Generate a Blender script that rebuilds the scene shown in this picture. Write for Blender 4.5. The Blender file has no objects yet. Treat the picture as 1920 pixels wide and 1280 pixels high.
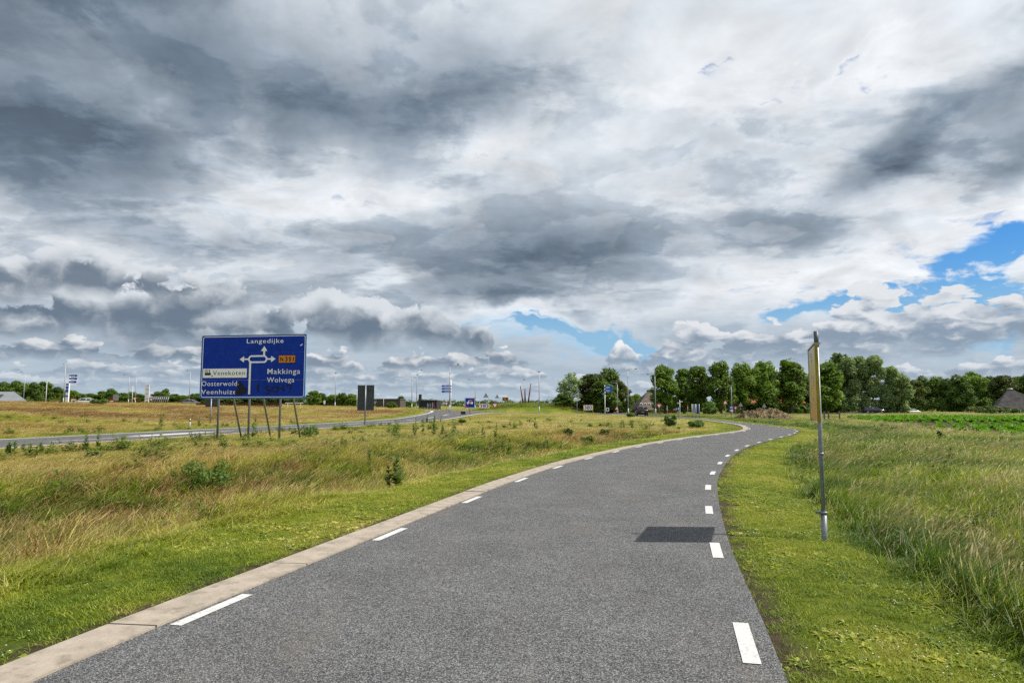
import bpy, bmesh, math, random
import numpy as np
from mathutils import Vector, Matrix
R = math.radians
S = bpy.context.scene
# ------------------------------------------------------------------ camera
EYE = 1.6
PITCH = math.atan(121 / 1280)
cam_d = bpy.data.cameras.new('camera')
cam_d.lens = 24.0; cam_d.sensor_width = 36.0
cam_d.clip_start = 0.05; cam_d.clip_end = 6000
cam = bpy.data.objects.new('camera', cam_d)
cam.location = (0, 0, EYE); cam.rotation_euler = (R(90) + PITCH, 0, 0)
S.collection.objects.link(cam); S.camera = cam

def ray(px, py):
    "direction of a pixel of the 1920x1280 photograph"
    x = (px - 960) / 1280; y = (640 - py) / 1280
    c, s = math.cos(PITCH), math.sin(PITCH)
    return Vector((x, c - y * s, s + y * c))
def gp(px, py, z=0.0):
    "the point at height z seen at a pixel (used to survey the photograph)"
    d = ray(px, py); t = (z - EYE) / d.z
    return (d.x * t, d.y * t)
def at(px, depth):
    "x of a pixel column at a depth (near the horizon)"
    d = ray(px, 765); return (d.x / d.y * depth, depth)
def ae(px, py):
    d = ray(px, py).normalized()
    return math.atan2(d.x, d.y), math.asin(d.z)

# ------------------------------------------------------------------ sky
SUN_EL = R(47); SUN_AZ = R(92)          # azimuth clockwise from +Y
W = bpy.data.worlds.new('World'); S.world = W; W.use_nodes = True
class G:
    "tiny node-graph builder"
    def __init__(s, tree): s.t = tree; tree.nodes.clear()
    def n(s, kind, **kw):
        nd = s.t.nodes.new(kind)
        for k, v in kw.items(): setattr(nd, k, v)
        return nd
    def put(s, sock, v):
        if v is None: return
        if isinstance(v, bpy.types.NodeSocket): s.t.links.new(v, sock)
        else: sock.default_value = v
    def m(s, op, a, b=None, c=None, clamp=False):
        nd = s.n('ShaderNodeMath', operation=op, use_clamp=clamp)
        for i, v in enumerate((a, b, c)): s.put(nd.inputs[i], v)
        return nd.outputs[0]
    def vm(s, op, a, b=None, sc=None):
        nd = s.n('ShaderNodeVectorMath', operation=op)
        s.put(nd.inputs[0], a); s.put(nd.inputs[1], b)
        if sc is not None: s.put(nd.inputs['Scale'], sc)
        return nd.outputs['Value'] if op in ('LENGTH', 'DOT_PRODUCT') else nd.outputs[0]
    def xyz(s, x, y, z=0.0):
        nd = s.n('ShaderNodeCombineXYZ')
        for i, v in enumerate((x, y, z)): s.put(nd.inputs[i], v)
        return nd.outputs[0]
    def sep(s, v):
        nd = s.n('ShaderNodeSeparateXYZ'); s.put(nd.inputs[0], v); return nd.outputs
    def noise(s, v, scale=1.0, detail=4.0, rough=.5, dist=0.0, dim='3D', col=False, ntype='FBM', lac=2.0):
        nd = s.n('ShaderNodeTexNoise', noise_dimensions=dim); nd.noise_type = ntype
        s.put(nd.inputs['Vector'], v); s.put(nd.inputs['Scale'], scale); s.put(nd.inputs['Detail'], detail)
        s.put(nd.inputs['Roughness'], rough); s.put(nd.inputs['Distortion'], dist); s.put(nd.inputs['Lacunarity'], lac)
        return nd.outputs['Color' if col else 0]
    def vor(s, v, scale=1.0, detail=0.0, rough=.5, feat='F1', dim='2D', out='Distance', rand=1.0, smooth=None):
        nd = s.n('ShaderNodeTexVoronoi', voronoi_dimensions=dim, feature=feat)
        s.put(nd.inputs['Vector'], v); s.put(nd.inputs['Scale'], scale); s.put(nd.inputs['Randomness'], rand)
        if 'Detail' in nd.inputs and detail: s.put(nd.inputs['Detail'], detail); s.put(nd.inputs['Roughness'], rough)
        if smooth is not None: s.put(nd.inputs['Smoothness'], smooth)
        return nd.outputs[out]
    def ss(s, v, a, b, lo=0.0, hi=1.0, kind='SMOOTHSTEP'):
        nd = s.n('ShaderNodeMapRange', interpolation_type=kind)
        for i, x in enumerate((v, a, b, lo, hi)): s.put(nd.inputs[i], x)
        return nd.outputs[0]
    def mix(s, f, a, b, blend='MIX'):
        nd = s.n('ShaderNodeMix', data_type='RGBA', blend_type=blend)
        s.put(nd.inputs[0], f)
        for i, v in ((6, a), (7, b)):
            s.put(nd.inputs[i], (*v, 1) if isinstance(v, tuple) and len(v) == 3 else v)
        return nd.outputs[2]
    def ramp(s, f, stops, mode='LINEAR'):
        nd = s.n('ShaderNodeValToRGB'); cr = nd.color_ramp; cr.interpolation = mode
        while len(cr.elements) < len(stops): cr.elements.new(.5)
        for e, (p, c) in zip(cr.elements, stops):
            e.position = p; e.color = (*c, 1) if len(c) == 3 else c
        s.put(nd.inputs[0], f); return nd.outputs[0], nd.outputs[1]

def lin(*c):
    return tuple(((v / 255) / 12.92 if v <= 10 else ((v / 255 + .055) / 1.055) ** 2.4) for v in c)

def build_sky():
    g = G(W.node_tree)
    out = g.n('ShaderNodeOutputWorld')
    STR = 0.1; SK = SKY_K / STR       # cloud colours are given as they read at exposure 0
    sky = g.n('ShaderNodeTexSky', sky_type='NISHITA')
    sky.sun_disc = False; sky.sun_elevation = SUN_EL; sky.sun_rotation = SUN_AZ
    sky.air_density = 1.0; sky.dust_density = 0.6; sky.ozone_density = 2.0
    D = g.n('ShaderNodeTexCoord').outputs['Generated']
    x, y, z = g.sep(D)[:3]
    az = g.m('ARCTAN2', x, y); el = g.m('ARCSINE', z)
    AE = g.xyz(az, el)
    # big irregular warp of the masses
    w1 = g.vm('SUBTRACT', g.noise(D, 4.5, 5, .55, col=True), (.5, .5, .5))
    w1 = g.vm('MULTIPLY', w1, (.34, .17, 0))
    AEw = g.vm('ADD', AE, w1)
    def blob(px, py, rx, ry, rot, wgt, vec=AEw):
        a, e = ae(px, py)
        mp = g.n('ShaderNodeMapping', vector_type='TEXTURE')
        g.put(mp.inputs[0], vec)
        mp.inputs[1].default_value = (a, e, 0); mp.inputs[2].default_value = (0, 0, R(rot))
        mp.inputs[3].default_value = (rx / 1280, ry / 1280, 1)
        gr = g.n('ShaderNodeTexGradient', gradient_type='QUADRATIC_SPHERE')
        g.put(gr.inputs[0], mp.outputs[0])
        return g.m('MULTIPLY', gr.outputs[1], wgt)
    # ---- the high deck: thickness field
    zz = g.m('ADD', g.m('MAXIMUM', z, 0.0), .17)
    P = g.xyz(g.m('DIVIDE', x, zz), g.m('DIVIDE', y, zz))
    mp = g.n('ShaderNodeMapping'); g.put(mp.inputs[0], P); mp.inputs[2].default_value = (0, 0, R(-24)); mp.inputs[3].default_value = (.70, 1.25, 1)
    Pr = mp.outputs[0]
    n1 = g.noise(Pr, 1.2, 8, .53, .25)
    P2 = g.vm('ADD', P, (7.3, 2.1, 0)); off = (.085, -.03, 0)
    n2 = g.noise(P2, 3.4, 8, .56, .35)
    n3 = g.noise(g.vm('ADD', P, (1.3, 5.1, 3)), 11.0, 6, .62, .2)
    T = None
    for b in SKY_BLOBS:
        v = blob(*b); T = v if T is None else g.m('ADD', T, v)
    T = g.m('ADD', T, .43)
    T0 = T
    T = g.m('MULTIPLY_ADD', g.m('SUBTRACT', n1, .5), .46, T)
    T = g.m('MULTIPLY_ADD', g.m('SUBTRACT', n2, .5), .22, T)
    T = g.m('MULTIPLY_ADD', g.m('SUBTRACT', n3, .5), .15, T)
    # cloud edges: the field steps where one bank ends in front of the next
    e1 = g.ss(g.m('MULTIPLY_ADD', g.m('SUBTRACT', n3, .5), .10, n1), .455, .535)
    e2 = g.ss(g.m('MULTIPLY_ADD', g.m('SUBTRACT', n3, .5), .12, n2), .46, .54)
    T = g.m('MULTIPLY_ADD', g.m('SUBTRACT', e1, .5), .13, T)
    T = g.m('MULTIPLY_ADD', g.m('SUBTRACT', e2, .5), .085, T)
    # relief: which flank of a billow looks at the sun
    n2b = g.noise(g.vm('ADD', P2, off), 3.4, 6, .56, .35)
    rel = g.m('SUBTRACT', n2, n2b)
    col, _ = g.ramp(T, [(0.0, lin(228, 235, 243)), (.20, lin(236, 239, 243)), (.36, lin(216, 223, 230)),
                        (.50, lin(184, 194, 205)), (.66, lin(146, 159, 173)), (.86, lin(111, 126, 142)), (1.0, lin(90, 104, 119))])
    nw = g.noise(g.vm('MULTIPLY', g.vm('ADD', AEw, (4.1, 2.2, 0)), (5, 21, 1)), 1.0, 6, .6, .4, dim='2D')
    wisp = g.m('MULTIPLY_ADD', g.m('SUBTRACT', n3, .5), .45, T)
    wisp = g.m('MULTIPLY_ADD', g.m('MAXIMUM', g.m('SUBTRACT', nw, .46), 0.0), 2.4, wisp)
    alpha = g.ss(wisp, -.13, .20)
    k = g.m('MULTIPLY_ADD', rel, .85, 1.0)
    col = g.vm('SCALE', col, sc=k)
    # ---- blue behind
    blue = g.vm('MULTIPLY', sky.outputs[0], BLUE_K)
    blue = g.mix(g.m('MULTIPLY', g.ss(el, R(14), R(1)), .85), blue, tuple(c * SK for c in lin(150, 192, 222)))
    deck = g.mix(alpha, blue, g.vm('SCALE', col, sc=SK))
    high = g.n('ShaderNodeBackground'); high.inputs[1].default_value = STR
    g.put(high.inputs[0], deck)
    # ---- under the deck the far sky is hazier, and cumulus stand in rows, far to near
    low_sky = g.mix(g.m('MULTIPLY', g.ss(el, R(9.5), R(5)), .8), deck, g.mix(g.ss(T, -.1, .25), tuple(c * SK for c in lin(150, 192, 222)), tuple(c * SK for c in lin(170, 186, 201))))
    cur = low_sky
    for (e0, H, kk, flat, seed, cov, lo, hi, cen, wid, op) in CUMULUS:
        ez = R(e0); Hh = R(H)
        u = g.m('MULTIPLY_ADD', az, kk, seed)
        wv = g.noise(g.xyz(u, seed), .35, 2, .5, dim='2D')
        base = g.m('MULTIPLY_ADD', g.m('SUBTRACT', wv, .5), Hh * 1.1, ez)
        v = g.m('DIVIDE', g.m('SUBTRACT', el, base), Hh)          # 0 base, 1 top
        Q = g.xyz(u, g.m('MULTIPLY', g.m('SUBTRACT', el, ez), kk * flat))
        prof = g.noise(g.xyz(u, seed + 9), .7, 2, .5, dim='2D')
        wq = g.vm('SCALE', g.vm('SUBTRACT', g.noise(Q, 3.0, 4, .6, dim='2D', col=True), (.5, .5, .5)), sc=.30)
        Qw = g.vm('ADD', Q, wq)
        bil = lambda q: g.m('SUBTRACT', 1.0, g.vor(q, 2.0, 2.0, .5, feat='F1'))
        b0 = bil(Qw); b1 = bil(g.vm('ADD', Qw, (.09, .12, 0)))
        d = g.m('MULTIPLY_ADD', g.m('SUBTRACT', prof, .5), 3.2, cov)
        d = g.m('MULTIPLY_ADD', g.m('SUBTRACT', b0, .5), 1.1, d)
        fine = g.m('SUBTRACT', g.noise(Qw, 9, 4, .65, dim='2D'), .5)
        d = g.m('MULTIPLY_ADD', fine, .55, d)
        d = g.m('SUBTRACT', d, v)
        if cen is not None:
            a0, _ = ae(cen, 640)
            fall = g.ss(g.m('ABSOLUTE', g.m('SUBTRACT', az, a0)), wid / 1280 * .5, wid / 1280, 0, 2.2)
            d = g.m('SUBTRACT', d, fall)
        al = g.m('MULTIPLY', g.ss(d, 0, .16), g.ss(g.m('MULTIPLY_ADD', g.m('SUBTRACT', b0, .5), .5, v), -.45, .15))
        al = g.m('MULTIPLY', al, op)
        sh = g.m('MULTIPLY_ADD', g.m('SUBTRACT', b0, b1), 1.1, g.m('MULTIPLY', v, .60))
        sh = g.m('MULTIPLY_ADD', g.m('SUBTRACT', g.sep(wq)[0], 0), 1.2, sh)
        sh = g.m('ADD', sh, g.m('MULTIPLY', g.m('MULTIPLY', g.ss(d, .7, 0), g.ss(v, .1, .8)), .34))
        sh = g.m('MULTIPLY_ADD', fine, .5, sh)
        cc = g.mix(g.ss(sh, .0, 1.05), lo, hi)
        cur = g.mix(al, cur, g.vm('SCALE', cc, sc=SK))
    # pale air just above the horizon; grey-green ground colour below it
    hz = g.m('MULTIPLY', g.ss(el, R(5), R(0.2)), .5)
    cur = g.mix(hz, cur, tuple(c * SK for c in lin(178, 194, 208)))
    low = g.n('ShaderNodeBackground'); low.inputs[1].default_value = STR
    g.put(low.inputs[0], cur)
    gnd = g.n('ShaderNodeBackground'); gnd.inputs[0].default_value = (*lin(95, 100, 80), 1); gnd.inputs[1].default_value = 1
    def pick(f, a, b):
        nd = g.n('ShaderNodeMixShader'); g.put(nd.inputs[0], f)
        W.node_tree.links.new(a, nd.inputs[1]); W.node_tree.links.new(b, nd.inputs[2]); return nd.outputs[0]
    sh = pick(g.ss(el, R(10.5), R(12.5)), low.outputs[0], high.outputs[0])
    sh = pick(g.m('LESS_THAN', el, R(-.4)), sh, gnd.outputs[0])
    W.node_tree.links.new(sh, out.inputs[0])
    W.cycles.sampling_method = 'NONE'

BLUE_K = (.24, .62, 1.0)
SKY_K = .84
# (px, py, rx, ry, rotation, thickness) of the cloud masses, as directions
SKY_BLOBS = [
    (300, 60, 900, 300, 0, .54), (620, 200, 420, 150, -8, .26), (20, 190, 360, 180, 10, .46), (900, 130, 420, 200, 10, .30),
    (100, 330, 400, 120, -15, .22),
    (180, 130, 150, 70, 0, -.22),
    (420, 290, 360, 85, -18, -.25), (700, 350, 300, 70, -8, -.22), (980, 280, 280, 80, -5, -.32),
    (450, 460, 520, 110, 5, .25),
    (1010, 500, 430, 150, 3, .52), (960, 590, 260, 70, 8, .35), (1250, 470, 300, 110, -8, .15),
    (1200, 290, 420, 110, -10, -.20), (1330, 120, 400, 160, 10, -.18), (1680, 110, 420, 170, 12, -.22),
    (1610, 100, 170, 14, 22, -.20), (1420, 185, 60, 16, -12, -.22),
    (1660, 320, 300, 110, 20, .46), (1780, 210, 330, 70, 22, .22), (1920, 310, 110, 120, 0, .32), (1900, 10, 180, 70, 0, .28),
    (1930, 455, 400, 125, 18, -.76), (1760, 545, 360, 62, 13, -.72), (1560, 585, 330, 26, 9, -.60), (1920, 560, 260, 60, 8, -.66),
    (1480, 520, 300, 80, 8, -.16),
    (1010, 632, 420, 66, 0, -1.0), (1080, 640, 420, 44, 0, -.45), (1180, 640, 160, 30, -6, -.75), (640, 610, 70, 22, 0, -.7),
    (250, 470, 400, 40, 0, -.10), (60, 450, 300, 60, -10, -.12),
]
# base el, height, scale, seed, coverage, shade colour, lit colour, centre px, width px, opacity
CUMULUS = [
    (0.3, 0.9, 15, 3.0, 3.1, 1.15, lin(146, 164, 182), lin(216, 223, 230), None, 0, .9),
    (1.2, 1.0, 12, 2.8, 11.7, 1.15, lin(140, 158, 177), lin(222, 226, 231), None, 0, .92),
    (2.2, 1.2, 10, 2.4, 23.9, 1.05, lin(136, 153, 172), lin(228, 231, 234), None, 0, .95),
    (3.2, 3.0, 9, 1.3, 41.3, .9, lin(136, 154, 174), lin(240, 241, 242), 1235, 130, .97),
    (3.4, 1.7, 9, 2.0, 35.3, .95, lin(120, 137, 156), lin(230, 232, 234), 250, 1000, .97),
    (4.0, 2.9, 8, 2.3, 57.3, 1.25, lin(138, 155, 174), lin(226, 229, 233), 1760, 600, .97),
    (5.0, 3.9, 4.6, 1.25, 68.3, 1.2, lin(106, 122, 140), lin(217, 223, 229), 330, 760, .97),
    (7.6, 3.2, 5.0, 1.25, 78.1, .8, lin(108, 123, 140), lin(220, 225, 230), 40, 600, .95),
]
build_sky()
sun_d = bpy.data.lights.new('sun', 'SUN'); sun_d.energy = 5.0; sun_d.angle = R(.53); sun_d.color = (1, .95, .87)
sun = bpy.data.objects.new('sun', sun_d); S.collection.objects.link(sun)
sun.rotation_euler = Vector((-math.sin(SUN_AZ) * math.cos(SUN_EL), -math.cos(SUN_AZ) * math.cos(SUN_EL), -math.sin(SUN_EL))).to_track_quat('-Z', 'Y').to_euler()
vs = S.view_settings
S.display_settings.display_device = 'sRGB'
vs.view_transform = 'Standard'; vs.look = 'None'; vs.exposure = .28; vs.gamma = 1; vs.use_curve_mapping = False

# ------------------------------------------------------------------ helpers
RNG = np.random.default_rng(7)
random.seed(11)
COL = S.collection
S.cycles.max_bounces = 5; S.cycles.diffuse_bounces = 3; S.cycles.glossy_bounces = 2
S.cycles.transmission_bounces = 3; S.cycles.transparent_max_bounces = 8
S.render.filter_size = 1.15
S.cycles.use_denoising = False; S.cycles.use_adaptive_sampling = True; S.cycles.adaptive_threshold = .015

def _h(ix, iy, seed):
    n = (ix.astype(np.int64) * 374761393 + iy.astype(np.int64) * 668265263 + seed * 974711) & 0x7fffffff
    n = ((n ^ (n >> 13)) * 1274126177) & 0x7fffffff
    n = (n ^ (n >> 16)) & 0xffff
    return n / 65535.0
def vnoise(x, y, seed=0):
    ix, iy = np.floor(x), np.floor(y); fx, fy = x - ix, y - iy
    fx = fx * fx * (3 - 2 * fx); fy = fy * fy * (3 - 2 * fy)
    a, b = _h(ix, iy, seed), _h(ix + 1, iy, seed); c, d = _h(ix, iy + 1, seed), _h(ix + 1, iy + 1, seed)
    return (a + (b - a) * fx) * (1 - fy) + (c + (d - c) * fx) * fy
def fbm(x, y, f, octv=4, seed=0):
    x = np.asarray(x, float); y = np.asarray(y, float); s = 0; t = 0; w = 1
    for o in range(octv):
        s = s + vnoise(x * f + 17.3 * o, y * f - 9.1 * o, seed + o) * w; t += w; w *= .5; f *= 2.03
    return s / t
def sst(v, a, b):
    t = np.clip((np.asarray(v, float) - a) / (b - a), 0, 1); return t * t * (3 - 2 * t)

class MB:
    "collects shapes and links them as ONE mesh object"
    def __init__(s): s.v = []; s.f = []; s.sm = []
    def poly(s, pts, smooth=False):
        n = len(s.v); s.v += [tuple(p) for p in pts]; s.f.append(tuple(range(n, n + len(pts)))); s.sm.append(smooth); return s
    def box(s, c, d, rz=0.0, rx=0.0):
        m = Matrix.Translation(c) @ Matrix.Rotation(rz, 4, 'Z') @ Matrix.Rotation(rx, 4, 'X')
        h = [x / 2 for x in d]; n = len(s.v)
        for sx in (-1, 1):
            for sy in (-1, 1):
                for sz in (-1, 1): s.v.append(tuple(m @ Vector((sx * h[0], sy * h[1], sz * h[2]))))
        for q in ((0, 1, 3, 2), (4, 6, 7, 5), (0, 4, 5, 1), (2, 3, 7, 6), (0, 2, 6, 4), (1, 5, 7, 3)):
            s.f.append(tuple(n + i for i in q)); s.sm.append(False)
        return s
    def tube(s, pts, r, seg=8, cap=True):
        pts = [Vector(p) for p in pts]; k = len(pts)
        rs = r if isinstance(r, (list, tuple)) else [r] * k
        n = len(s.v); ref = None
        for i, p in enumerate(pts):
            t = (pts[min(i + 1, k - 1)] - pts[max(i - 1, 0)]).normalized()
            a = t.cross(Vector((0, 0, 1)) if abs(t.z) < .95 else Vector((1, 0, 0))).normalized()
            if ref is not None:
                a = (ref - t * ref.dot(t)).normalized()
            ref = a; b = t.cross(a)
            for j in range(seg):
                q = 2 * math.pi * j / seg
                s.v.append(tuple(p + (a * math.cos(q) + b * math.sin(q)) * rs[i]))
        for i in range(k - 1):
            for j in range(seg):
                j2 = (j + 1) % seg
                s.f.append((n + i * seg + j, n + i * seg + j2, n + (i + 1) * seg + j2, n + (i + 1) * seg + j)); s.sm.append(True)
        if cap:
            s.f.append(tuple(n + j for j in range(seg))[::-1]); s.sm.append(False)
            s.f.append(tuple(n + (k - 1) * seg + j for j in range(seg))); s.sm.append(False)
        return s
    def prism(s, pts2, y0, y1, plane='xz'):
        "outline in the xz plane, extruded from y0 to y1"
        n = len(s.v); k = len(pts2)
        for y in (y0, y1):
            for (a, b) in pts2: s.v.append((a, y, b) if plane == 'xz' else (a, b, y))
        s.f.append(tuple(range(n, n + k))); s.f.append(tuple(range(n + k, n + 2 * k))[::-1]); s.sm += [False, False]
        for i in range(k):
            j = (i + 1) % k
            s.f.append((n + i, n + k + i, n + k + j, n + j)); s.sm.append(False)
        return s
    def loft(s, rings, smooth=True, cap=True):
        n = len(s.v); k = len(rings[0])
        for r in rings: s.v += [tuple(p) for p in r]
        for i in range(len(rings) - 1):
            for j in range(k):
                j2 = (j + 1) % k
                s.f.append((n + i * k + j, n + i * k + j2, n + (i + 1) * k + j2, n + (i + 1) * k + j)); s.sm.append(smooth)
        if cap:
            s.f.append(tuple(n + j for j in range(k))[::-1]); s.f.append(tuple(n + (len(rings) - 1) * k + j for j in range(k))); s.sm += [False, False]
        return s
    def mesh(s, name, mat):
        me = bpy.data.meshes.new(name); me.from_pydata(s.v, [], s.f)
        me.polygons.foreach_set('use_smooth', s.sm)
        bm = bmesh.new(); bm.from_mesh(me); bmesh.ops.recalc_face_normals(bm, faces=bm.faces); bm.to_mesh(me); bm.free()
        if mat: me.materials.append(mat)
        return me
    def build(s, name, mat, parent=None):
        return link(name, s.mesh(name, mat), parent)
def link(name, data, parent=None):
    o = bpy.data.objects.new(name, data); COL.objects.link(o)
    if parent is not None: o.parent = parent
    return o
def tag(o, label=None, cat=None, group=None, kind=None):
    for k, v in (('label', label), ('category', cat), ('group', group), ('kind', kind)):
        if v: o[k] = v
    return o
def thing(name, loc, label, cat, group=None, rz=0.0):
    o = link(name, None); o.empty_display_size = .2
    o.location = loc; o.rotation_euler = (0, 0, rz)
    return tag(o, label, cat, group)
def kids(o): return [c for c in COL.objects if c.parent == o]
def copy_tree(o, parent=None, _top=True):
    c = o.copy(); COL.objects.link(c)
    if not _top: c.parent = parent
    for ch in kids(o): copy_tree(ch, c, False)
    return c

# ------------------------------------------------------------------ materials
def mat(name, col, rough=.6, metal=0.0, var=.25, scale=6.0, bump=0.0, spec=.4, col2=None, stain=None, coord='Object', detail=5):
    m = bpy.data.materials.new(name); m.use_nodes = True; g = G(m.node_tree)
    o = g.n('ShaderNodeOutputMaterial'); p = g.n('ShaderNodeBsdfPrincipled')
    m.node_tree.links.new(p.outputs[0], o.inputs[0])
    tc = g.n('ShaderNodeTexCoord').outputs[coord]
    n = g.noise(tc, scale, detail, .6)
    c2 = col2 if col2 else tuple(c * (1 - var) for c in col)
    c = g.mix(g.ss(n, .35, .65), col, c2)
    if stain:
        c = g.mix(g.m('MULTIPLY', g.ss(g.noise(tc, stain[1], 6, .65), .5, .68), stain[2]), c, stain[0])
    g.put(p.inputs['Base Color'], c)
    g.put(p.inputs['Roughness'], g.ss(n, .2, .8, rough * .85, min(1, rough * 1.15)))
    p.inputs['Metallic'].default_value = metal; p.inputs['Specular IOR Level'].default_value = spec
    if bump:
        b = g.n('ShaderNodeBump'); b.inputs['Strength'].default_value = bump; b.inputs['Distance'].default_value = .02
        g.put(b.inputs['Height'], g.noise(tc, scale * 3, 6, .65)); g.put(p.inputs['Normal'], b.outputs[0])
    return m

def leaf_mat(name, dark, mid, light, trans=.35, use_tint=None, rough=.55, scale=.6, stops=None):
    "foliage: colour differs from clump to clump; light passes through"
    m = bpy.data.materials.new(name); m.use_nodes = True; g = G(m.node_tree)
    o = g.n('ShaderNodeOutputMaterial')
    if use_tint:
        a = g.n('ShaderNodeAttribute', attribute_type='INSTANCER', attribute_name='tint').outputs['Fac']
        oi = g.n('ShaderNodeObjectInfo').outputs['Random']
        geo = g.n('ShaderNodeNewGeometry').outputs['Random Per Island']
        f = g.m('ADD', a, g.m('MULTIPLY', g.m('SUBTRACT', geo, .5), .30))
        c, _ = g.ramp(f, stops)
        c = g.vm('SCALE', c, sc=g.ss(oi, 0, 1, .75, 1.25, 'LINEAR'))
    else:
        pos = g.n('ShaderNodeNewGeometry')
        n = g.noise(pos.outputs['Position'], scale, 3, .6)
        r = pos.outputs['Random Per Island']
        oi = g.n('ShaderNodeObjectInfo').outputs['Random']
        f = g.m('MULTIPLY_ADD', r, .5, g.m('MULTIPLY_ADD', n, .8, -.15))
        c, _ = g.ramp(f, [(.1, dark), (.5, mid), (.95, light)])
        c = g.vm('SCALE', c, sc=g.ss(oi, 0, 1, .82, 1.2, 'LINEAR'))
    p = g.n('ShaderNodeBsdfPrincipled'); g.put(p.inputs['Base Color'], c)
    p.inputs['Roughness'].default_value = rough; p.inputs['Specular IOR Level'].default_value = .25
    t = g.n('ShaderNodeBsdfTranslucent'); g.put(t.inputs[0], g.vm('MULTIPLY', c, (1.25, 1.3, .7)))
    mx = g.n('ShaderNodeMixShader'); mx.inputs[0].default_value = trans
    m.node_tree.links.new(p.outputs[0], mx.inputs[1]); m.node_tree.links.new(t.outputs[0], mx.inputs[2])
    m.node_tree.links.new(mx.outputs[0], o.inputs[0])
    return m

GREEN_STOPS = [(0.0, (.050, .095, .012)), (.25, (.150, .215, .018)), (.45, (.270, .310, .027)), (.62, (.37, .34, .068)),
               (.82, (.54, .43, .185)), (1.0, (.19, .088, .040))]
M = {}
M['blade'] = leaf_mat('grass_blades', 0, 0, 0, .30, True, .5, stops=GREEN_STOPS)
M['seed'] = leaf_mat('seed_heads', 0, 0, 0, .25, True, .7, stops=[(0, (.36, .31, .15)), (.4, (.47, .40, .18)), (.75, (.57, .43, .23)), (1, (.33, .19, .11))])
M['flower'] = mat('clover_flowers', (.75, .72, .66), .8, var=.1)
M['crop'] = leaf_mat('crop_leaves', (.06, .15, .008), (.12, .27, .012), (.20, .38, .02), .35, scale=.4)
M['weed'] = leaf_mat('weed_leaves', (.034, .070, .013), (.075, .135, .022), (.15, .21, .042), .3, scale=3)
M['bush'] = leaf_mat('bush_leaves', (.045, .095, .016), (.105, .175, .030), (.20, .28, .06), .35, scale=3)
M['crown_dark'] = leaf_mat('tree_leaves_dark', (.036, .070, .013), (.095, .158, .024), (.19, .27, .042), .34, scale=.35)
M['crown_mid'] = leaf_mat('tree_leaves_green', (.045, .098, .014), (.130, .215, .026), (.26, .35, .050), .38, scale=.35)
M['crown_silver'] = leaf_mat('tree_leaves_silver', (.095, .155, .055), (.225, .30, .115), (.36, .43, .20), .34, scale=.35)
M['crown_olive'] = leaf_mat('tree_leaves_olive', (.036, .056, .012), (.090, .118, .024), (.165, .195, .045), .32, scale=.35)
M['bark'] = mat('bark', (.11, .09, .07), .9, var=.5, scale=4, bump=.5)
M['stem'] = mat('weed_stem', (.07, .12, .03), .8)
M['steel'] = mat('galvanised_steel', (.25, .27, .29), .45, .55, .25, 18, stain=((.20, .21, .22), 9, .6))
M['lamp'] = mat('lamp_post_paint', (.40, .42, .44), .5, .15, .12, 5)
M['lamp_dark'] = mat('lamp_head_grey', (.10, .105, .11), .5, .1)
M['pole_white'] = mat('pole_paint', (.50, .52, .54), .6, var=.1)
M['white'] = mat('white_paint', (.78, .79, .80), .5, var=.06, scale=3)
M['signback'] = mat('sign_back_dark', (.052, .062, .062), .45, .1, .3, 3)
M['alu'] = mat('sign_back_grey', (.34, .36, .38), .5, .5, .15, 4)
M['blue'] = mat('sign_blue', (.001, .036, .37), .6, var=.15, scale=2.0, stain=((.001, .015, .20), 4.5, .3), spec=.2)
M['bluesky'] = mat('sign_light_blue', (.01, .10, .52), .45, var=.1)
M['signwhite'] = mat('sign_white', (.90, .91, .91), .5, var=.05, scale=8)
M['signrim'] = mat('sign_rim', (.10, .30, .62), .4, var=.15)
M['orange'] = mat('sign_orange', (.72, .25, .015), .5, var=.1)
M['yellow'] = mat('sign_yellow', (.70, .42, .02), .5, var=.15)
M['brown'] = mat('sign_brown', (.16, .075, .015), .6)
M['red'] = mat('sign_red', (.42, .018, .020), .5, var=.15)
M['black'] = mat('black_paint', (.006, .006, .007), .55)
M['spray'] = mat('black_spray', (.006, .007, .012), .7)
M['dark'] = mat('dark_board', (.014, .014, .016), .6)
M['corten'] = mat('rust_brown_steel', (.075, .028, .016), .85, var=.4, scale=1.5)
M['tyre'] = mat('tyre_rubber', (.012, .012, .012), .8)
M['rim'] = mat('wheel_rim', (.45, .46, .47), .35, .8)
M['glass'] = mat('car_glass', (.012, .015, .018), .08, spec=.7)
M['taillight'] = mat('tail_light', (.35, .012, .012), .25)
M['headlight'] = mat('head_light', (.75, .77, .80), .2)
M['thatch'] = mat('thatch', (.135, .105, .085), .95, var=.35, scale=1.2, bump=.8)
M['thatch_dark'] = mat('dark_thatch', (.075, .068, .066), .95, var=.4, scale=1.0, bump=.9)
M['tile'] = mat('orange_tiles', (.33, .085, .030), .8, var=.35, scale=2.5)
M['brick'] = mat('house_brick', (.28, .13, .09), .9, var=.25, scale=6)
M['slate'] = mat('grey_roof_sheet', (.22, .235, .25), .6, var=.15, scale=.6)
M['wood'] = mat('weathered_wood', (.20, .17, .13), .9, var=.4, scale=5)
M['darkwood'] = mat('dark_brown_wall', (.075, .058, .05), .8, var=.2)
M['heap'] = mat('straw_manure', (.22, .165, .075), .95, col2=(.055, .038, .020), scale=2.2, bump=1.0)
M['hedge'] = leaf_mat('hedge_leaves', (.035, .07, .012), (.07, .12, .02), (.11, .17, .03), .2)
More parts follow.
